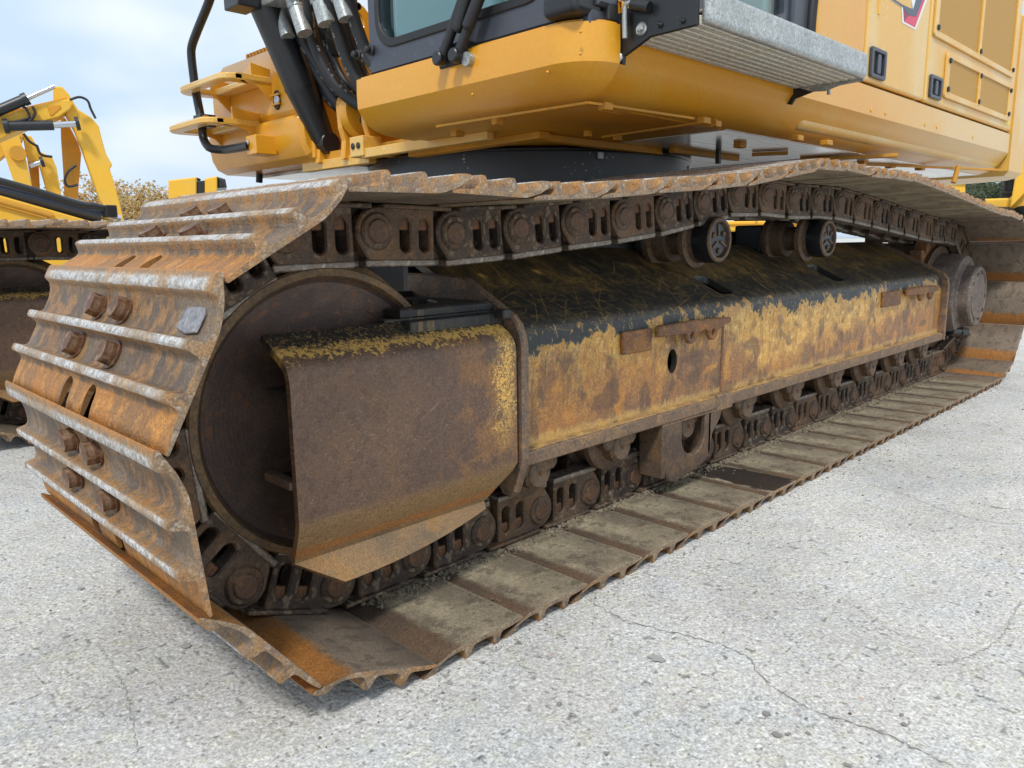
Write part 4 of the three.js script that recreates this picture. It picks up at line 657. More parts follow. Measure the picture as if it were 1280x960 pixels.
// swing bearing
const ring = part(ex, 'swing_bearing', (() => { const g = lathe([[0.70, 0.99], [0.795, 0.992], [0.80, 1.0], [0.80, 1.188], [0.806, 1.192], [0.806, 1.2], [0.74, 1.205]], 120); g.rotateX(-Math.PI / 2); g.translate(SCX, 0, SCZ); return boxUV(g); })(), (() => { const m = phy({ map: new Tx(640, 640).fill((u, v) => { const a = fbm(u * 8, v * 8, 4, 421), sp = sm(0.76, 0.84, fbm(u * 90, v * 90, 2, 422)) * sm(0.6, 0.75, fbm(u * 9, v * 9, 3, 423)), f = vn(u * 300, v * 300, 424); let c = mixc([30, 33, 37], [46, 50, 56], a); c = mixc(c, [176, 158, 134], sp); return c.map((q) => q * (0.93 + 0.14 * f)); }).out({ rep: 0.8 }), roughness: 0.42, clearcoat: 0.3, clearcoatRoughness: 0.3 }); return m; })());
for (let k = 0; k < 48; k++) { const a = k / 48 * 6.2832; const g = new THREE.CylinderGeometry(0.017, 0.017, 0.02, 6); g.translate(SCX + 0.815 * Math.cos(a), 1.0, SCZ + 0.815 * Math.sin(a)); if (Math.sin(a) > 0.1 || Math.cos(a) < 0) part(ring, 'ring_bolt', boxUV(g), M.black); }
{ const a = 1.12; const g = rbox(-0.028, 0.028, 1.10, 1.17, 0, 0.005, 0.002); g.translate(0, 0, 0.80); g.rotateY(Math.PI / 2 - a); g.translate(SCX, 0, SCZ); part(ring, 'plate_tag', boxUV(g), M.galv); }
{ const a = 2.0; const g = rbox(-0.012, 0.012, 1.155, 1.185, 0, 0.016, 0.004); g.translate(0, 0, 0.80); g.rotateY(Math.PI / 2 - a); g.translate(SCX, 0, SCZ); part(ring, 'grease_fitting', boxUV(g), M.zinc); }

// ------------------------------------------------------------------ house body
const house = part(ex, 'house_body', merge(rbox(2.12, 4.92, 1.24, 2.5, -3.12, -0.315, 0.03)), M.yellowDusty, 'yellow engine house');
const panelBox = (x0, x1, y0, y1, z0 = -0.30, z1 = ZS, r = 0.014) => rbox(x0, x1, y0, y1, z0, z1, r);
part(house, 'side_panel', panelBox(2.11, 2.575, 1.468, 2.5, -0.33, ZS + 0.002, 0.02), M.yellow);
const d1 = part(ex, 'engine_door', panelBox(2.592, 3.32, 1.468, 2.5), M.yellowDusty, 'yellow side door with a recessed latch');
const d2 = part(ex, 'engine_door', panelBox(3.342, 4.955, 1.468, 2.5), M.yellowDusty, 'yellow side door with two vent grilles');
function latch(door, x0, x1, y0, y1) {
  const f = part(door, 'latch', (() => { const q = ext(rrect(x0, x1, y0, y1, 0.012), 0.014, 0.003, [rrect(x0 + 0.022, x1 - 0.022, y0 + 0.016, y1 - 0.016, 0.008).reverse()]); q.translate(0, 0, ZS); return q; })(), M.blackGrey);
  const b = rbox(x0 + 0.015, x1 - 0.015, y0 + 0.01, y1 - 0.01, ZS - 0.004, ZS + 0.002, 0.001); part(f, 'latch_well', b, M.rubber);
  part(f, 'latch_paddle', rbox(lerp(x0, x1, 0.45), lerp(x0, x1, 0.68), y0 + 0.02, y1 - 0.02, ZS, ZS + 0.011, 0.004), M.blackGrey);
}
latch(d1, 2.625, 2.79, 1.487, 1.607); latch(d2, 3.375, 3.545, 1.492, 1.598);
M.mesh = std({ map: new Tx(256, 256).fill((u, v) => { const a = (fract(u * 40) - 0.5) ** 2 + (fract(v * 40 + 0.5 * (Math.floor(u * 40) % 2)) - 0.5) ** 2; const k = a < 0.06 ? 0.45 : 1; return [198 * k, 148 * k, 58 * k]; }).out({ rep: 4 }), roughness: 0.55 });
function grille(door, x0, x1, y0, y1, mid) {
  const fr = part(door, 'grille_frame', (() => { const q = ext(rrect(x0 - 0.05, x1 + 0.05, y0 - 0.03, y1 + 0.025, 0.02), 0.012, 0.003, [rrect(x0, x1, y0, y1, 0.012).reverse()]); q.translate(0, 0, ZS + 0.0005); return q; })(), M.yellowDusty);
  part(fr, 'grille_mesh', rbox(x0 - 0.01, mid - 0.012, y0 - 0.01, y1 + 0.01, ZS - 0.002, ZS + 0.004, 0.001), M.mesh); part(fr, 'grille_mesh', rbox(mid + 0.012, x1 + 0.01, y0 - 0.01, y1 + 0.01, ZS - 0.002, ZS + 0.004, 0.001), M.mesh);
  part(fr, 'grille_bar', rbox(mid - 0.016, mid + 0.016, y0 - 0.01, y1 + 0.01, ZS, ZS + 0.014, 0.005), M.yellowDusty);
  for (const x of [x0 - 0.012, mid, x1 + 0.012]) for (const y of [y0 + 0.012, y1 - 0.012]) { const g = cylZ(0.014, ZS + 0.008, ZS + 0.022, 10); g.translate(x, y, 0); part(fr, 'grille_knob', g, M.black); }
}
grille(d2, 3.42, 4.80, 1.80, 2.42, 4.12); grille(d2, 3.64, 4.80, 1.545, 1.705, 4.17);
part(d2, 'sticker', rbox(4.80, 4.90, 1.50, 1.58, ZS - 0.002, ZS + 0.002, 0.001), std({ color: 0xe6d23a, roughness: 0.5 }));
{ // partial emblem at the door's upper edge: white rim, red band, dark field, pale letter stroke
  const E = (pts, d, m, nm) => { const q = ext(pts.map(([a, b]) => { const w = atZ(1040 + a / 4.8, b / 4.8, ZS); return [w.x, w.y]; }), 0.001, 0); q.translate(0, 0, ZS + d); part(em, nm, boxUV(q), m); };
  const em = part(d1, 'emblem', rbox(2.93, 2.94, 2.0, 2.01, ZS - 0.002, ZS + 0.001, 0.001), M.yellowDusty);
  const wht = std({ color: 0xe8e6e0, roughness: 0.4 }), red = std({ color: 0xd8405e, roughness: 0.4 }), red2 = std({ color: 0x8e2c44, roughness: 0.4 }), drk = std({ color: 0x4c5566, roughness: 0.4 });
  E([[415, 40], [420, 138], [500, 180], [580, -30], [560, -60], [350, -60], [350, 0]], 0.0006, wht, 'emblem_rim');
  E([[424, 44], [430, 130], [495, 165], [566, -30], [545, -50], [430, -50]], 0.0012, red, 'emblem_band');
  E([[424, 44], [430, 130], [455, 95], [460, 40]], 0.0018, red2, 'emblem_dark_red');  // darker red piece of the printed emblem
  E([[352, -4], [424, 44], [432, 62], [456, 92], [500, 100], [548, -20], [540, -60], [352, -60]], 0.0024, drk, 'emblem_field');
  E([[368, -4], [420, 30], [474, 54], [466, -60], [368, -60]], 0.003, M.yellowDusty, 'emblem_letter'); E([[468, -10], [480, 58], [494, 10], [498, -60], [468, -60]], 0.0034, wht, 'emblem_letter');
}
part(d1, 'door_crease', (() => { const a = atZ(1097, 0, ZS), b = atZ(1098, 18, ZS); return rod(V(a.x, a.y + 0.3, ZS), V(b.x, b.y, ZS), 0.008, 8); })(), M.yellowDusty);
// counterweight behind the doors
const cw = part(ex, 'counterweight', (() => { const g = ext([[4.965, 0.262], [5.3, 0.262], [5.5, 0.36], [5.66, 0.7], [5.72, 1.72], [5.66, 2.74], [5.5, 3.08], [5.3, 3.18], [4.965, 3.18]], 0.98, 0.03); g.rotateX(Math.PI / 2); g.scale(1, 1, -1); g.translate(0, 2.18, 0); return boxUV(toCreasedNormals(g, 0.4)); })(), M.yellowDusty, 'yellow counterweight');

// ------------------------------------------------------------------ cab
const cab = part(ex, 'cab', (() => {
  const f = ext([[0.315, 1.405], [1.285, 1.405], [1.285, 2.95], [0.315, 2.95]], 0.06, 0.008, [rrect(0.43, 1.225, 1.485, 2.8, 0.09, 6).reverse()]); f.rotateY(Math.PI / 2); f.translate(0.828, 0, 0);
  const s = ext([[0.86, 1.435], [2.10, 1.435], [2.10, 2.95], [0.86, 2.95]], 0.05, 0.008, [rrect(0.95, 1.90, 1.56, 2.8, 0.06, 6).reverse()]); s.translate(0, 0, -0.335);
  const s2 = ext([[0.86, 1.405], [2.10, 1.405], [2.10, 2.95], [0.86, 2.95]], 0.05, 0.008, [rrect(0.95, 1.95, 1.6, 2.8, 0.06, 6).reverse()]); s2.translate(0, 0, -1.285);
  const b = ext([[0.315, 1.405], [1.285, 1.405], [1.285, 2.95], [0.315, 2.95]], 0.05, 0.008, [rrect(0.40, 1.20, 1.75, 2.82, 0.06, 6).reverse()]); b.rotateY(Math.PI / 2); b.translate(2.06, 0, 0);
  return merge(boxUV(f), s, s2, boxUV(b), rbox(0.84, 2.1, 2.93, 3.0, -1.29, -0.30, 0.03), rbox(0.84, 2.1, 1.38, 1.43, -1.29, -0.30, 0.01));
})(), M.blackGrey, 'dark grey cab frame');
M.glass = phy({ color: new THREE.Color(0xe2ecea), transmission: 1, roughness: 0.02, thickness: 0, ior: 1.5 });
part(cab, 'windscreen', rbox(0.850, 0.856, 1.46, 2.83, -1.245, -0.41, 0.002), M.glass); part(cab, 'door_glass', rbox(0.93, 1.92, 1.54, 2.82, -0.314, -0.308, 0.002), M.glass);
part(cab, 'window_gasket', (() => { const q = ext(rrect(0.42, 1.235, 1.475, 2.81, 0.1, 6), 0.012, 0.003, [rrect(0.445, 1.212, 1.502, 2.785, 0.085, 6).reverse()]); q.rotateY(Math.PI / 2); q.translate(0.822, 0, 0); return boxUV(q); })(), M.rubber);
const pal = std({ color: new THREE.Color(0xc2d6de), roughness: 0.6 });
part(cab, 'seat', merge(rbox(1.35, 1.75, 1.75, 1.95, -1.05, -0.55, 0.06), rbox(1.7, 1.86, 1.85, 2.6, -1.05, -0.55, 0.07)), M.blackGrey);
part(cab, 'added_pale_panel', merge(rbox(0.96, 1.02, 1.44, 1.50, -1.22, -0.42, 0.01), rbox(1.40, 1.44, 1.45, 2.3, -1.20, -0.36, 0.02), rbox(0.90, 2.0, 1.45, 2.86, -1.232, -1.215, 0.004), rbox(1.90, 2.04, 1.45, 1.9, -1.22, -0.36, 0.02), rbox(0.95, 2.0, 2.84, 2.9, -1.22, -0.36, 0.02)), pal);  // pale panels added so the window looks light from outside
for (const [u, v] of [[449, 69], [465, 63]]) { const q = atX(u, v, 0.826); const k = part(cab, 'window_knob', (() => { const g = merge(cylZ(0.018, 0, 0.012, 12), cylZ(0.012, 0.012, 0.03, 8)); g.rotateY(-Math.PI / 2); g.translate(q.x, q.y, q.z); return boxUV(g); })(), M.rubber); }
// B-pillar trim and mirror-black corner
part(cab, 'door_pillar', rbox(1.925, 2.10, 1.44, 2.94, -0.30, -0.268, 0.012), M.blackGrey);
part(cab, 'door_seal', (() => { const g = tube([V(2.06, 1.44, -0.262), V(2.05, 1.6, -0.262), V(2.09, 1.9, -0.262), V(2.14, 2.4, -0.262)], 0.02, 20, 8); return g; })(), M.rubber);
part(cab, 'door_sill', rbox(0.90, 2.08, 1.402, 1.45, -0.315, -0.285, 0.006), M.rubber);
part(cab, 'corner_lamp', (() => { const q = atX(742, -6, 0.82); const g = merge(rbox(q.x - 0.04, q.x + 0.08, 1.405, 1.47, -0.42, -0.30, 0.02)); return g; })(), M.black);
{ // wiper: twin arms from a pivot in the recess
  const P0 = atX(552, 74, 0.775), P1 = atX(572, 70, 0.775), T0 = atX(600, -60, 0.79), T1 = atX(617, -50, 0.79), m0 = atX(573, 33, 0.775), m1 = atX(586, 30, 0.775);
  const bar = (A, B, w, t) => { const d = B.clone().sub(A), L = d.length(), g = new RoundedBoxGeometry(t, L + w, w, 3, Math.min(w, t) * 0.45); g.translate(0, L / 2, 0); g.applyQuaternion(new THREE.Quaternion().setFromUnitVectors(V(0, 1, 0), d.normalize())); g.translate(A.x, A.y, A.z); return boxUV(g); };
  const wp = part(ex, 'wiper', merge(bar(P0, T0, 0.032, 0.028)), M.rubber, 'black twin wiper arms');
  part(wp, 'wiper_arm', merge(bar(P1, T1, 0.030, 0.026), bar(m1, T1, 0.036, 0.032), bar(m0, T0, 0.036, 0.032)), M.rubber);
  for (const q of [P0, P1]) { const g = cylZ(0.021, -0.008, 0.02, 18); g.rotateY(-Math.PI / 2); g.translate(q.x - 0.004, q.y, q.z); part(wp, 'wiper_pivot', boxUV(g), M.black); }
  part(wp, 'wiper_shaft', rod(V(0.78, P1.y - 0.012, P1.z + 0.03), V(0.84, P1.y - 0.012, P1.z + 0.03), 0.02, 14), M.zinc);
}
// ------------------------------------------------------------------ folding step beside the cab
{
  const st = part(ex, 'side_step', (() => { const gs = []; for (let k = 0; k < 8; k++) { const z0 = -0.262 + k * 0.0285; gs.push(rbox(0.955, 1.945, 1.352, 1.376, z0, z0 + 0.0245, 0.005)); } return merge(gs); })(), M.galv, 'ribbed galvanised step with a tubular outer edge');
  part(st, 'step_rail', rbox(0.953, 1.952, 1.350, 1.432, -0.040, -0.008, 0.014), M.zinc);
  part(st, 'step_tread', rbox(0.96, 1.94, 1.384, 1.39, -0.262, -0.034, 0.001), M.galv);
  for (const x of [1.25, 1.55]) part(st, 'step_tie', rbox(x, x + 0.02, 1.378, 1.40, -0.262, -0.034, 0.002), M.zinc);
  const endP = ext([[0.02, 1.345], [0.02, 1.43], [0.265, 1.43], [0.265, 1.362], [0.20, 1.335], [0.15, 1.33], [0.10, 1.342]], 0.008, 0.002); endP.rotateY(Math.PI / 2); endP.translate(1.947, 0, 0); part(st, 'end_cap', boxUV(endP), M.zinc);
  for (const [u, v] of [[1022, 100], [1065, 93]]) { const q = atX(u, v, 1.946); const g = merge(cylZ(0.016, 0, 0.006, 14), cylZ(0.010, 0.006, 0.016, 6)); g.rotateY(-Math.PI / 2); g.translate(1.946, q.y, q.z); part(st, 'step_bolt', boxUV(g), M.zinc); }
  const fb = [[764, 20], [765, 78], [779, 81], [780, 70], [812, 46], [871, 31], [872, -2], [842, -22], [800, -4], [780, 14]].map(([u, v]) => { const q = atX(u, v, 0.935); return [-q.z, q.y]; });
  const bg = ext(fb, 0.012, 0.002); bg.rotateY(Math.PI / 2); bg.translate(0.935, 0, 0); const br = part(st, 'step_bracket', boxUV(bg), M.black);
  for (const [u, v, r] of [[802, 36, 0.017], [773, 72, 0.014], [853, 26, 0.007], [825, 31, 0.008]]) { const q = atX(u, v, 0.933); const g = merge(cylZ(r, 0, 0.005, 16), cylZ(r * 0.6, 0.005, 0.014, 6)); g.rotateY(-Math.PI / 2); g.translate(0.935, q.y, q.z); part(br, 'bracket_bolt', boxUV(g), r > 0.01 ? M.zinc : M.rubber); }
  const H = [[781, 48], [781, 12], [786, 4], [805, 6]].map(([u, v]) => atX(u, v, 0.915)); part(br, 'lock_pin', tube(H, 0.007, 20, 8), M.zinc);
  part(br, 'lock_sleeve', rod(atX(790, 6, 0.92), atX(812, 9, 0.92), 0.014, 12), M.black);
  const rb = [[974, 96], [974, 128], [985, 130], [990, 122], [1015, 112], [1040, 106], [1060, 98]].map(([u, v]) => { const q = atX(u, v, 1.93); return [-q.z, q.y]; });
  const rg = ext(rb, 0.012, 0.002); rg.rotateY(Math.PI / 2); rg.translate(1.955, 0, 0); const r2 = part(st, 'step_bracket', boxUV(rg), M.black);
  { const q = atX(983, 120, 1.95), g = cylZ(0.013, 0, 0.01, 12); g.rotateY(-Math.PI / 2); g.translate(1.954, q.y, q.z); part(r2, 'bracket_bolt', boxUV(g), M.zinc); const a = atX(1036, 105, 1.97), b = atX(1036, 118, 1.97); part(r2, 'lock_pin', rod(a, b, 0.007, 8), M.zinc); }
}
// ------------------------------------------------------------------ tool box, steps and rail on the far front corner
{
  const X1 = 1.10;
  const g = ext([[2.3, 1.42], [2.3, 1.80], [1.25, 1.80], [1.17, 1.775], [1.125, 1.70], [1.10, 1.60], [1.10, 1.45], [1.115, 1.425]], 0.93, 0.03); g.translate(0, 0, -3.16);
  const tb = part(ex, 'tool_box', boxUV(toCreasedNormals(g, 0.35)), M.yellow, 'yellow tool box with two steps on the far front corner');
  const g2 = ext([[2.3, 1.21], [2.3, 1.418], [1.085, 1.418], [1.075, 1.40], [1.075, 1.34], [1.085, 1.28], [1.11, 1.235], [1.16, 1.212]], 0.98, 0.02); g2.translate(0, 0, -3.18); part(tb, 'lower_box', boxUV(toCreasedNormals(g2, 0.35)), M.yellow);
  part(tb, 'box_side', rbox(1.13, 2.0, 1.22, 1.42, -2.21, -2.185, 0.01), M.yellow);
  // keyhole style opening with two bars, its dark hollow painted as black disc
  { const q = atX(346, 125, 1.096); const w = cylZ(0.045, 0, 0.012, 24); w.scale(0.7, 1, 1); w.rotateY(-Math.PI / 2); w.translate(1.103, q.y, q.z); const o = part(tb, 'lamp_opening_disc', boxUV(w), M.rubber); const l = cylZ(0.022, 0, 0.016, 16); l.rotateY(-Math.PI / 2); l.translate(1.1, q.y, q.z + 0.01); part(o, 'lamp', boxUV(l), M.chrome); for (const dy of [-0.02, 0.022]) part(o, 'lamp_bar', rbox(1.082, 1.092, q.y + dy - 0.005, q.y + dy + 0.005, q.z - 0.04, q.z + 0.04, 0.002), M.yellow); }
  const teeth = []; for (let k = 0; k < 16; k++) { teeth.push(rbox(1.2, 1.5, 1.79, 1.812, -2.92 + k * 0.035, -2.90 + k * 0.035, 0.003)); } part(tb, 'grip_strip', merge(teeth), M.yellowShadeDirt);
  // steps: rounded plates on brackets
  const step = (pz0, pz1, y, x0) => {
    const plate = ext([[1.10, pz1], [x0 + 0.06, pz1], ...arcPts(x0 + 0.09, pz1 - 0.09, 0.09, Math.PI / 2, Math.PI, 6), ...arcPts(x0 + 0.09, pz0 + 0.07, 0.09, Math.PI, 1.5 * Math.PI, 6), [1.10, pz0]].map(([a, b]) => [a, -b]).reverse(), 0.03, 0.006, [rrect(x0 + 0.06, 1.02, -pz1 + 0.08, -pz0 - 0.08, 0.02).reverse()]); plate.rotateX(-Math.PI / 2); plate.translate(0, y - 0.012, 0);
    const s = part(tb, 'step', boxUV(plate), M.yellowDusty);
    const wall = ext([[1.10, y - 0.09], [1.075, y - 0.07], [1.04, y - 0.035], [x0 + 0.14, y - 0.012], [x0 + 0.14, y + 0.075], [1.10, y + 0.055]], 0.012, 0.002); wall.translate(0, 0, pz1 - 0.019); part(s, 'step_bracket', wall, M.yellow);
    const w2 = wall.clone(); w2.translate(0, 0, pz0 - pz1 + 0.1); part(s, 'step_bracket', w2, M.yellow);
    const tt = []; for (let k = 0; k < 9; k++) tt.push(rbox(x0 + 0.03, x0 + 0.055, y + 0.012, y + 0.03, pz0 + 0.06 + k * (pz1 - pz0 - 0.12) / 9, pz0 + 0.085 + k * (pz1 - pz0 - 0.12) / 9, 0.004)); part(s, 'step_grip', merge(tt), M.yellowShadeDirt);
  };
  step(-3.02, -2.48, 1.60, 0.86); step(-3.10, -2.62, 1.415, 0.82);
  // handrail
  const R = [[275, -50], [262, 0], [246, 40], [239, 64], [244, 110], [252, 152], [254, 172], [262, 185], [282, 187], [312, 182]].map(([u, v], i) => atX(u, v, i > 7 ? 0.98 : 0.93));
  const rl = part(ex, 'handrail', tube(R, 0.021, 70, 12, 0.35), M.black, 'bent black handrail pipe in front of the steps');
  const c1 = R[5]; part(rl, 'rail_clamp', rbox(c1.x - 0.03, c1.x + 0.05, c1.y - 0.03, c1.y + 0.03, c1.z - 0.03, c1.z + 0.06, 0.006), M.black);
  const c2 = atX(316, 182, 1.0); part(rl, 'rail_foot', merge(rbox(c2.x - 0.02, 1.09, c2.y - 0.045, c2.y + 0.045, c2.z - 0.03, c2.z + 0.07, 0.006)), M.yellow); part(rl, 'foot_bolt', (() => { const g = merge(cylZ(0.012, 0, 0.012, 8)); g.rotateY(-Math.PI / 2); g.translate(c2.x - 0.02, c2.y + 0.012, c2.z); return boxUV(g); })(), M.zinc);
  part(tb, 'drain_pipe', rod(atX(325, 206, 1.25), atX(324, 228, 1.25), 0.018, 10), M.rubber);
}
// ------------------------------------------------------------------ boom foot, boom cylinder and hoses
{
  const A = atX(407, 180, 1.19), zA = A.z, T = atZ(325, -10, zA - 0.03), d = T.clone().sub(A).normalize(), E = A.clone().addScaledVector(d, 1.9);
  const cy = part(ex, 'boom_cylinder', merge(rod(A.clone().addScaledVector(d, 0.02), A.clone().addScaledVector(d, 0.25), 0.052, 28, 0.072), rod(A.clone().addScaledVector(d, 0.25), E, 0.072, 32), (() => { const g = cylZ(0.05, -0.05, 0.05, 28); g.translate(A.x, A.y, A.z); return g; })()), M.black, 'thick black boom lift cylinder');
  part(cy, 'cylinder_band', merge(rod(A.clone().addScaledVector(d, 0.26), A.clone().addScaledVector(d, 0.275), 0.075, 32)), M.black);
  const q = atX(300, 4, A.x - 0.35); part(cy, 'cylinder_clamp', rbox(q.x - 0.05, q.x + 0.05, q.y - 0.03, q.y + 0.12, q.z - 0.05, q.z + 0.08, 0.006), M.black);
  part(cy, 'cylinder_rod', rod(E, E.clone().addScaledVector(d, 0.7), 0.06, 24), M.chrome);
  const bm = part(ex, 'boom', (() => { const g = ext([[2.0, 1.55], [1.75, 1.45], [1.55, 1.62], [1.30, 2.25], [0.4, 3.45], [-1.3, 4.6], [-1.5, 5.2], [-0.9, 5.4], [0.6, 4.6], [1.8, 3.1], [2.1, 2.0]], 0.5, 0.02); g.translate(0, 0, -2.05); return boxUV(g); })(), M.yellow, 'yellow boom rising beside the cab');
  const hose = (pts, r, xs) => tube(pts.map(([u, v], i) => atX(u, v, lerp(xs[0], xs[1], i / (pts.length - 1)))), r, 44, 10, 0.5);
  const HP = [
    [[[352, -25], [362, 15], [375, 45], [398, 82], [420, 110], [450, 128], [478, 138]], 0.026, [0.98, 1.22]],
    [[[384, -20], [388, 20], [392, 52], [408, 88], [428, 115], [452, 132], [480, 142]], 0.027, [0.96, 1.20]],
    [[[410, -20], [416, 14], [425, 45], [436, 78], [452, 108], [470, 126]], 0.03, [0.92, 1.10]],
    [[[430, -20], [438, 10], [448, 40], [460, 70], [478, 98]], 0.026, [0.94, 1.06]],
    [[[366, -20], [372, 25], [384, 62], [402, 98], [424, 130], [448, 148], [474, 152]], 0.024, [1.0, 1.24]],
    [[[400, -15], [402, 30], [408, 64], [424, 95], [446, 120], [470, 135]], 0.02, [1.08, 1.25]],
    [[[376, -10], [396, 6], [412, 22], [414, 60], [424, 92], [446, 116]], 0.014, [1.1, 1.2]],
    [[[344, -25], [356, 22], [372, 62], [392, 98], [416, 128], [442, 146], [470, 156]], 0.024, [1.04, 1.27]],
    [[[420, -20], [428, 16], [434, 46], [444, 76], [456, 100], [474, 118]], 0.022, [1.02, 1.14]],
    [[[392, -20], [396, 24], [404, 62], [418, 98], [438, 124], [462, 140]], 0.022, [1.06, 1.24]],
    [[[372, -20], [380, 34], [394, 74], [414, 108], [436, 132], [464, 148]], 0.02, [1.1, 1.28]],
    [[[404, -20], [410, 34], [416, 70], [430, 100], [450, 118], [472, 128]], 0.018, [1.12, 1.2]],
    [[[440, -20], [442, 20], [444, 52], [452, 84], [466, 112]], 0.018, [1.1, 1.16]],
  ];
  for (const [pts, r, xs] of HP) { const h = part(ex, 'hydraulic_hose', hose(pts, r, xs), M.hose, undefined); }
  for (const [a, b, r, x] of [[[340, -6], [360, 46], 0.030, 0.995], [[364, -8], [381, 42], 0.033, 0.975], [[398, -12], [409, 30], 0.036, 0.935], [[421, -12], [433, 24], 0.03, 0.95]]) { const P = atX(a[0] - 6, a[1] - 20, x - 0.02), Q = atX(b[0], b[1], x); const f = part(ex, 'hose_fitting', merge(rod(P, Q, r, 20)), M.zinc); part(f, 'fitting_nut', rod(P.clone().lerp(Q, 0.30), P.clone().lerp(Q, 0.55), r * 1.18, 6), M.zinc); }
  part(ex, 'fitting_block', (() => { const q = atX(350, -4, 0.95); return rbox(q.x - 0.05, q.x + 0.05, q.y - 0.03, q.y + 0.06, q.z - 0.14, q.z + 0.14, 0.008); })(), M.zinc);
  for (const [p, r, x] of [[[[392, 30], [404, 42], [412, 60], [404, 72]], 0.02, 1.15], [[[386, -6], [410, -2], [436, 10], [448, 8]], 0.016, 1.2], [[[378, 24], [398, 20], [412, 36], [424, 70]], 0.012, 1.2]]) part(ex, 'control_hose', tube(p.map(([u, v]) => atX(u, v, x)), r, 30, 8), M.rubber);
  for (const [u, v] of [[398, 44], [402, 56], [412, 50], [418, 66]]) { const q = atX(u, v, 1.15); part(ex, 'valve_cap', merge(rod(q, q.clone().add(V(-0.03, 0.05, 0.01)), 0.018, 8), rod(q.clone().add(V(-0.03, 0.05, 0.01)), q.clone().add(V(-0.04, 0.08, 0.012)), 0.011, 8)), M.rubber); }
  { const q = atX(436, 30, 1.3); part(bm, 'boom_lug', (() => { const g = ext([...arcPts(q.x, q.y, 0.09, 0, Math.PI * 1.4, 14), [q.x + 0.05, q.y - 0.3], [q.x + 0.14, q.y - 0.25]], 0.06, 0.01, [oval(q.x, q.y, 0.035, 0.035)]); g.translate(0, 0, q.z); return g; })(), M.yellow); }
}

// ------------------------------------------------------------------ yard behind
function vplane(uc, vc, D) {                                                    // an upright plane facing the camera at distance D
  const d = ray(uc, vc), n = V(d.x, 0, d.z).normalize(), t = V(-n.z, 0, n.x), o = V(CP.x + n.x * D, 0, CP.z + n.z * D);
  const to = ([u, v]) => { const r = ray(u, v), k = D / (r.x * n.x + r.z * n.z), p = CP.clone().addScaledVector(r, k); return [p.clone().sub(o).dot(t), p.y]; };
  const m = new THREE.Matrix4().makeBasis(t, V(0, 1, 0), n.clone().negate()).setPosition(o);
  return { to, m, P: ([u, v], dz = 0) => { const q = to([u, v]); return V(q[0], q[1], dz).applyMatrix4(m); }, poly: (pts, depth, bev = 0.02, dz = 0, holes = []) => { const g = ext(pts.map(to), depth, bev, holes.map((h) => h.map(to))); g.translate(0, 0, -depth / 2 + dz); g.applyMatrix4(m); return boxUV(g); } };
}
const cr = (pts) => pts.map(([a, b]) => [a / 5.053, 90 + b / 5.053]);
M.bgYellow = std({ map: paintTex([232, 176, 44], [214, 176, 96], 431, 0.4), roughness: 0.5 });
M.bgGlass = phy({ color: 0x20262c, roughness: 0.1 });
function bgBody(root, x, z, turn) {                                              // tracks, house, counterweight and cab of a parked machine
  const g = new THREE.Matrix4().makeRotationY(turn).setPosition(x, 0, z), A = (q) => { q.applyMatrix4(g); return q; };
  for (const s of [-1, 1]) { const q = ext(rrect(-2.4, 2.4, 0.02, 1.0, 0.48, 8), 0.7, 0.03); q.translate(0, 0, s * 1.3 - 0.35); const tk = part(root, 'track', A(q), M.link); const f = ext(rrect(-1.9, 1.9, 0.25, 0.7, 0.1), 0.74, 0.02); f.translate(0, 0, s * 1.3 - 0.37); part(tk, 'track_frame', A(f), M.blackWorn); }
  part(root, 'turntable', A((() => { const c = cylZ(0.8, 0.9, 1.2, 32); c.rotateX(-Math.PI / 2); return boxUV(c); })()), M.black);
  part(root, 'house', A(rbox(-1.1, 2.2, 1.2, 2.3, -1.45, 1.45, 0.06)), M.bgYellow); part(root, 'counterweight', A(rbox(2.2, 2.95, 1.2, 2.35, -1.5, 1.5, 0.22)), M.bgYellow);
  const cb2 = part(root, 'cab', A(rbox(-1.5, -0.1, 1.25, 2.95, 0.4, 1.45, 0.1)), M.black); part(cb2, 'cab_window', A(rbox(-1.3, -0.3, 1.75, 2.75, 1.44, 1.462, 0.01)), M.bgGlass); part(cb2, 'windscreen', A(rbox(-1.512, -1.49, 1.6, 2.75, 0.5, 1.35, 0.005)), M.bgGlass);
  return root;
}
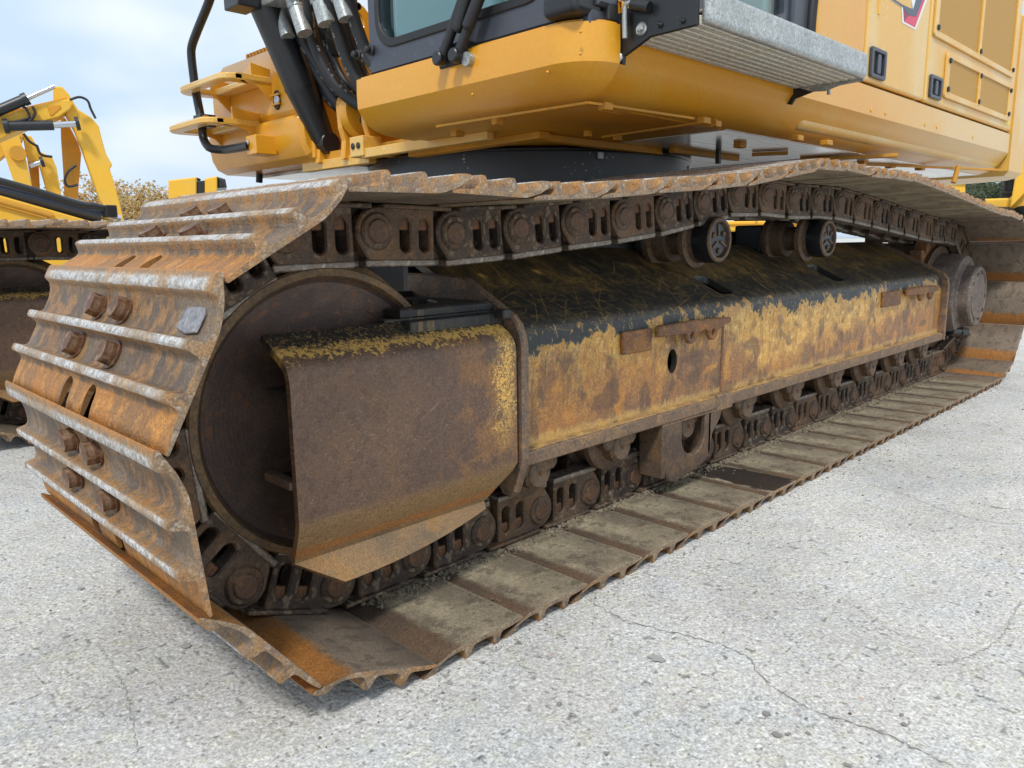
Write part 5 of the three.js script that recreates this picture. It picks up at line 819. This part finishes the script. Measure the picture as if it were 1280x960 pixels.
{ // machine with the tall knuckled boom
  const p = vplane(70, 200, 21), r = thing('parked_excavator', 'parked excavator with a tall knuckled yellow boom and stick against the sky', 'excavator', 'excavators parked in the yard behind');
  const bm = part(r, 'boom', p.poly([...cr([[-900, 560], [-500, 420], [0, 292], [330, 200], [440, 186], [462, 215], [440, 250], [372, 296], [200, 350], [0, 436], [-400, 600], [-800, 760]])], 0.62), M.bgYellow);
  part(bm, 'boom_plate', p.poly(cr([[300, 230], [380, 222], [388, 240], [330, 290], [318, 288]]), 0.66, 0.01), M.yellowShadeDirt);
  const tt = []; for (let k = 0; k < 26; k++) { const a = cr([[lerp(0, 420, k / 25), lerp(288, 188, k / 25) - 5]])[0], q = p.P(a, 0.1); tt.push(rbox(q.x - 0.05, q.x + 0.05, q.y - 0.05, q.y + 0.05, q.z - 0.05, q.z + 0.05, 0.01)); } part(bm, 'pipe_clip', merge(tt), M.yellowShadeDirt);
  const st = part(r, 'stick', p.poly(cr([[335, 98], [392, 100], [432, 142], [466, 200], [492, 242], [572, 290], [622, 345], [640, 420], [668, 520], [708, 590], [692, 616], [735, 760], [775, 915], [790, 1100], [760, 1110], [700, 915], [632, 820], [516, 492], [470, 372], [415, 272], [440, 200], [335, 192]]), 0.5, 0.02, -0.1), M.bgYellow);
  part(st, 'stick_web', p.poly(cr([[380, 270], [412, 268], [496, 430], [516, 500], [500, 700], [488, 860], [410, 860], [398, 600], [384, 400]]), 0.4, 0.02, -0.7), M.yellowShadeDirt);
  const cyl = (a, b, rr, m, nm, par) => part(par, nm, rod(p.P(cr([a])[0], 0.42), p.P(cr([b])[0], 0.42), rr, 16), m);
  const c1 = cyl([-300, 390], [175, 188], 0.115, M.black, 'cylinder', r); cyl([175, 188], [345, 112], 0.05, M.chrome, 'cylinder_rod', c1); cyl([150, 198], [180, 186], 0.135, M.black, 'cylinder_head', c1);
  const c2 = cyl([40, 358], [340, 352], 0.11, M.black, 'cylinder', r); cyl([340, 352], [490, 342], 0.07, M.chrome, 'cylinder_rod', c2); cyl([476, 343], [500, 341], 0.15, M.black, 'cylinder_eye', c2); cyl([30, 359], [62, 357], 0.16, M.black, 'cylinder_eye', c2);
  for (const pts of [[[440, 195], [500, 178], [550, 200], [570, 250], [600, 310]], [[60, 340], [150, 320], [190, 300], [170, 250], [150, 238]], [[70, 335], [180, 330], [225, 280], [210, 236]], [[480, 600], [430, 640], [410, 690], [430, 730], [490, 720]], ]) part(r, 'hose', tube(cr(pts).map((q) => p.P(q, 0.42)), 0.03, 30, 6), M.rubber);
  const q = p.P([-150, 240]); bgBody(r, q.x, q.z, Math.atan2(-0.7, 0.7) + Math.PI / 2 + 0.9);
}
{ // second machine further back
  const p = vplane(40, 230, 29), r = thing('parked_excavator', 'parked excavator farther off, its lower yellow boom and stick partly hidden by the tall one', 'excavator', 'excavators parked in the yard behind');
  part(r, 'boom', p.poly(cr([[-600, 700], [-300, 560], [0, 420], [120, 386], [150, 395], [140, 440], [100, 480], [0, 560], [-300, 760]]), 0.6), M.bgYellow);
  const s1 = part(r, 'stick', p.poly(cr([[0, 440], [118, 392], [165, 560], [210, 760], [240, 1000], [130, 1000], [90, 700]]), 0.5, 0.02, 0.6), M.bgYellow);
  part(r, 'stick', p.poly(cr([[140, 392], [198, 408], [234, 468], [252, 502], [330, 540], [356, 600], [392, 800], [420, 1000], [340, 1000], [296, 760], [248, 592], [170, 545]]), 0.5, 0.02, -0.2), M.bgYellow);
  part(r, 'stick_web', p.poly(cr([[170, 545], [245, 580], [254, 760], [270, 1000], [200, 1000], [205, 740]]), 0.4, 0.02, -0.7), M.yellowShadeDirt);
  const c = part(r, 'cylinder', rod(p.P(cr([[190, 600]])[0], 0.4), p.P(cr([[265, 576]])[0], 0.4), 0.08, 12), M.chrome); part(c, 'cylinder_eye', rod(p.P(cr([[255, 578]])[0], 0.42), p.P(cr([[276, 574]])[0], 0.42), 0.16, 12), M.black);
  part(s1, 'pin_boss', rod(p.P(cr([[118, 534]])[0], 0.86), p.P(cr([[118, 534]])[0], 1.0), 0.22, 14), M.yellowShadeDirt);
  for (const pts of [[[150, 400], [190, 450], [240, 480]], [[235, 480], [260, 530], [330, 545]]]) part(r, 'hose', tube(cr(pts).map((q) => p.P(q, 0.42)), 0.04, 20, 6), M.rubber);
  const q = p.P([-140, 250]); bgBody(r, q.x, q.z, Math.PI * 0.65);
}
{ // boom of a neighbouring machine lowered to the ground, close behind the far track
  const p = vplane(60, 260, 8.2), r = thing('lowered_boom', 'lowered yellow boom with a dark cylinder and black pipe, beside the far track', 'excavator boom');
  const P = (a, z = 0) => p.P(cr([a])[0], z);
  const bm = part(r, 'boom_arm', p.poly([...cr([[-500, 640], [0, 785], [420, 905], [700, 985], [860, 1060], [860, 1250], [430, 1250], [-500, 1000]])], 0.42, 0.015), M.bgYellow);
  part(bm, 'boom_seam', merge(rod(P([-200, 770], 0.23), P([330, 915], 0.23), 0.022, 10), rod(P([-200, 790], 0.23), P([300, 930], 0.23), 0.012, 10)), M.yellowShadeDirt);
  const cy = part(r, 'cylinder', rod(P([-300, 665], 0.06), P([640, 905], 0.06), 0.082, 24), M.cylBlue); part(cy, 'cylinder_rod', rod(P([560, 884], 0.06), P([760, 935], 0.06), 0.04, 14), M.chrome);
  part(r, 'pipe', tube([P([-300, 620], 0.2), P([0, 696], 0.2), P([250, 766], 0.2), P([500, 842], 0.2), P([590, 852], 0.2), P([660, 872], 0.2), P([700, 884], 0.2)], 0.03, 40, 10), M.black);
  part(r, 'pipe_block', (() => { const q = P([684, 886], 0.2); return rbox(q.x - 0.05, q.x + 0.05, q.y - 0.055, q.y + 0.055, q.z - 0.06, q.z + 0.06, 0.012); })(), M.black);
}
{ // machine tail just above the track
  const p = vplane(250, 240, 34), r = thing('parked_loader', 'yellow machine tail with a black exhaust showing above the rusty front shoes', 'machine', undefined);
  part(r, 'engine_hood', p.poly([[212, 228], [246, 224], [246, 320], [212, 320]], 2.2, 0.05), M.bgYellow); part(r, 'hood_end', p.poly([[256, 226], [271, 223], [271, 320], [256, 320]], 2.2, 0.05), M.bgYellow);
  part(r, 'dark_panel', p.poly([[246, 229], [256, 228], [256, 320], [246, 320]], 2.0, 0.03), M.black); part(r, 'rear_lamp', p.poly([[271, 223], [281, 226], [283, 236], [271, 237]], 1.8, 0.08), M.black);
  part(r, 'exhaust', merge(rod(p.P([240, 226]), p.P([239, 222.5]), 0.1, 10), rod(p.P([247, 226]), p.P([248, 222.8]), 0.1, 10)), M.black);
  part(r, 'chassis', p.poly([[206, 300], [286, 300], [290, 330], [204, 330]], 2.4, 0.1), M.black);
}
{ // yellow machine seen in the gaps under this one
  const r = thing('yellow_machine', 'yellow machine body glimpsed between the carrier rollers', 'machine'); const p = vplane(935, 282, 13.5);
  const b = part(r, 'body', p.poly([[840, 278], [1000, 277], [1000, 288], [840, 292]], 1.6, 0.02), M.bgYellow); part(b, 'body_rib', merge(p.poly([[840, 281.5], [1000, 280.6], [1000, 281.4], [840, 282.4]], 1.66, 0), p.poly([[944, 277], [946, 277], [946, 289], [944, 289]], 1.7, 0)), M.yellowShadeDirt);
  part(r, 'chassis', p.poly([[830, 291], [1010, 287.5], [1010, 340], [830, 345]], 1.3, 0.02), M.black);
}
{ const r = thing('yellow_machine', 'yellow machine side glimpsed behind the idler of the far track', 'machine'); const p = vplane(70, 330, 9.5);
  part(r, 'body', p.poly([[20, 318], [100, 316], [110, 352], [20, 356]], 1.2, 0.02), M.bgYellow); part(r, 'chassis', p.poly([[0, 353], [120, 350], [120, 400], [0, 404]], 1.0, 0.02), M.black); }
{ // right background: machine cab with mirror, roof of another machine
  const r = thing('parked_loader', 'parked yellow machine with black mirror and cab frame at the yard edge', 'machine'); const p = vplane(1262, 225, 26);
  part(r, 'cab_frame', p.poly([[1259, 178], [1268, 178], [1271, 215], [1262, 258], [1246, 262], [1255, 225]], 0.9, 0.03), M.black); part(r, 'mirror', p.poly([[1252, 212], [1261, 211], [1262, 226], [1253, 228]], 0.14, 0.03, 0.6), M.black);
  part(r, 'mirror_arm', merge(rod(p.P([1260, 213], 0.6), p.P([1270, 230], 0.6), 0.05, 8), rod(p.P([1256, 228], 0.6), p.P([1256, 242], 0.6), 0.04, 8), rod(p.P([1256, 242], 0.6), p.P([1266, 242], 0.6), 0.04, 8)), M.black);
  part(r, 'hood', p.poly([[1232, 250], [1262, 249], [1270, 240], [1290, 220], [1300, 300], [1230, 310]], 1.8, 0.05), M.bgYellow); part(r, 'lift_arm', p.poly([[1272, 170], [1281, 168], [1284, 240], [1262, 262], [1270, 215]], 0.5, 0.03, 0.9), M.bgYellow);
  for (const u of [1240, 1285]) { const q = p.P([u, 300], 1.0); const w = cylZ(0.8, -0.3, 0.3, 32); w.rotateY(0.8); w.translate(q.x, 0.8, q.z); part(r, 'tyre', boxUV(w), M.rubber); }
}
{ const r = thing('site_cabin', 'yellow machine roof with a dark top far behind the track', 'machine'); const p = vplane(1190, 232, 40); part(r, 'cab', p.poly([[1180, 229], [1206, 231], [1206, 300], [1180, 300]], 2.0, 0.05), M.bgYellow); part(r, 'roof', p.poly([[1176, 223], [1207, 226], [1207, 231], [1176, 229]], 2.3, 0.05), M.black); part(r, 'base', p.poly([[1172, 296], [1214, 296], [1216, 320], [1170, 320]], 2.6, 0.05), M.black); }
{ // lattice pylon
  const r = thing('power_pylon', 'grey lattice power pylon beyond the yard', 'pylon'); const p = vplane(1213, 240, 190), s = 190 / FPX, gs = [];
  const T = p.P([1213, 214]), h = T.y, o = V(T.x, 0, T.z), n = V(0.69, 0, -0.70).normalize(), t = V(0.7, 0, 0.69);
  const at = (a, y, b) => o.clone().addScaledVector(t, a).addScaledVector(n, b).setY(y), w = (y) => lerp(3.0, 0.7, y / h);
  for (const [a, b] of [[1, 1], [-1, 1], [1, -1], [-1, -1]]) gs.push(rod(at(a * w(0), 0, b * w(0)), at(a * w(h), h, b * w(h)), 0.11, 5));
  for (let k = 0; k < 9; k++) { const y0 = h * k / 9, y1 = h * (k + 1) / 9; for (const b of [1, -1]) { gs.push(rod(at(-w(y0), y0, b * w(y0)), at(w(y1), y1, b * w(y1)), 0.07, 4), rod(at(w(y0), y0, b * w(y0)), at(-w(y1), y1, b * w(y1)), 0.07, 4)); } }
  const leg = part(r, 'lattice', merge(gs), M.zinc);
  for (const y of [h * 0.8, h * 0.97]) part(r, 'cross_arm', merge(rod(at(-5, y, 0), at(5, y, 0), 0.1, 5), rod(at(-5, y, 0), at(0, y + 1.1, 0), 0.07, 4), rod(at(5, y, 0), at(0, y + 1.1, 0), 0.07, 4)), M.zinc);
  part(r, 'power_line', merge(...[[-5, 0.8], [5, 0.8], [5, 0.97], [-5, 0.97]].map(([a, k]) => { const A = at(a, h * k, 0), B = at(a + 30, h * k + 6, 150), C2 = A.clone().lerp(B, 0.5); C2.y -= 5; return clean(boxUV(tube([A, C2, B], 0.06, 16, 4))); })), M.black);
}
// --- trees at the far edge: limbs and leaf clumps
{
  const kinds = [{ c: [[0.62, 0.38, 0.11], [0.56, 0.37, 0.13], [0.44, 0.36, 0.16]], n: 1000, w: 0.46 }, { c: [[0.58, 0.27, 0.08], [0.60, 0.33, 0.11], [0.42, 0.32, 0.14]], n: 800, w: 0.42 }, { c: [[0.06, 0.085, 0.03], [0.09, 0.11, 0.04], [0.05, 0.07, 0.03]], n: 2600, w: 0.5 }];
  const leafMats = kinds.map((k) => k.c.map((c) => phy({ color: new THREE.Color().setRGB(...c), roughness: 1, side: THREE.DoubleSide, transmission: 0.3, thickness: 0 })));
  const bark = std({ color: new THREE.Color().setRGB(0.09, 0.075, 0.06), roughness: 1 });
  function protoTree(seed, ki) {
    const r = rng(seed), limbs = [], ends = [], H = 1;                              // unit height
    limbs.push(rod(V(0, 0, 0), V(0.01, 0.45, 0), 0.028, 7, 0.018), rod(V(0.01, 0.45, 0), V(0, 0.85, 0.01), 0.018, 6, 0.006)); ends.push(V(0, 0.88, 0));
    for (let k = 0; k < 20; k++) { const y = 0.22 + 0.6 * r(), a = r() * 6.28, L = (0.16 + 0.22 * r()) * (1.15 - y * 0.6), A = V(0, y, 0), B = V(Math.cos(a) * L, y + L * (0.5 + 0.6 * r()), Math.sin(a) * L); limbs.push(rod(A, B, 0.010, 5, 0.004)); ends.push(B, A.clone().lerp(B, 0.65)); for (let j = 0; j < 3; j++) { const C2 = B.clone().add(V((r() - 0.5) * 0.2, r() * 0.14, (r() - 0.5) * 0.2)); limbs.push(rod(A.clone().lerp(B, 0.6), C2, 0.004, 4, 0.0015)); ends.push(C2); } }
    const crowns = kinds[ki].c.map(() => []); const n = kinds[ki].n;
    for (let i = 0; i < n; i++) {
      const e = ends[r() * ends.length | 0], g = () => (r() + r() + r() - 1.5) * 0.10, p = e.clone().add(V(g(), g() * 0.9, g())); const s = 0.012 + 0.016 * r(), u = V(r() - 0.5, r() - 0.5, r() - 0.5).normalize().multiplyScalar(s), v = V(r() - 0.5, r() - 0.5, r() - 0.5).cross(u).normalize().multiplyScalar(s * 0.8);
      const c = crowns[r() * crowns.length | 0]; const a = p.clone().add(u), b = p.clone().add(v), d = p.clone().sub(u), f = p.clone().sub(v); c.push(a, b, d, a, d, f);
    }
    return { limbs: merge(limbs), crowns: crowns.map((c) => { const g = new THREE.BufferGeometry(); g.setAttribute('position', new THREE.Float32BufferAttribute(c.flatMap((q) => [q.x, q.y, q.z]), 3)); g.computeVertexNormals(); return g; }) };
  }
  const protos = [protoTree(5, 0), protoTree(6, 0), protoTree(7, 1), protoTree(8, 2), protoTree(9, 2)], kOf = [0, 0, 1, 2, 2];
  const add = (u, v, D, pi, turn, name, label, grp) => {
    const T = atD(u, v, D), r = thing(name, label, 'tree', grp); r.position.set(T.x, 0, T.z); r.rotation.y = turn; r.scale.set(T.y * 1.15, T.y, T.y * 1.15);
    part(r, 'trunk', protos[pi].limbs, bark); protos[pi].crowns.forEach((g, k) => part(r, 'crown', g, leafMats[kOf[pi]][k]));
  };
  const rr = rng(31);
  [[95, 236, 1], [112, 228, 0], [128, 222, 2], [146, 226, 0], [160, 224, 1], [178, 230, 0], [196, 232, 1], [214, 230, 0], [232, 236, 2], [250, 238, 1], [290, 240, 0], [15, 238, 0], [40, 232, 2], [68, 234, 0], [-30, 230, 1], [-80, 228, 0], [330, 244, 1]].forEach(([u, v, k], i) => add(u, v + 10, 84 + 14 * rr(), k, rr() * 6, 'autumn_tree', 'autumn tree with thin yellow and orange leaves at the yard edge', 'autumn trees along the yard edge'));
  [[1216, 238, 3], [1228, 233, 4], [1240, 231, 3], [1252, 236, 4], [1268, 234, 3], [1290, 230, 4], [1205, 243, 4], [1320, 236, 3]].forEach(([u, v, k]) => add(u, v, 130 + 20 * rr(), k, rr() * 6, 'green_tree', 'dark green tree in the far row by the pylon', 'green trees by the pylon'));
}

shade(scene);
renderer.render(scene, camera);
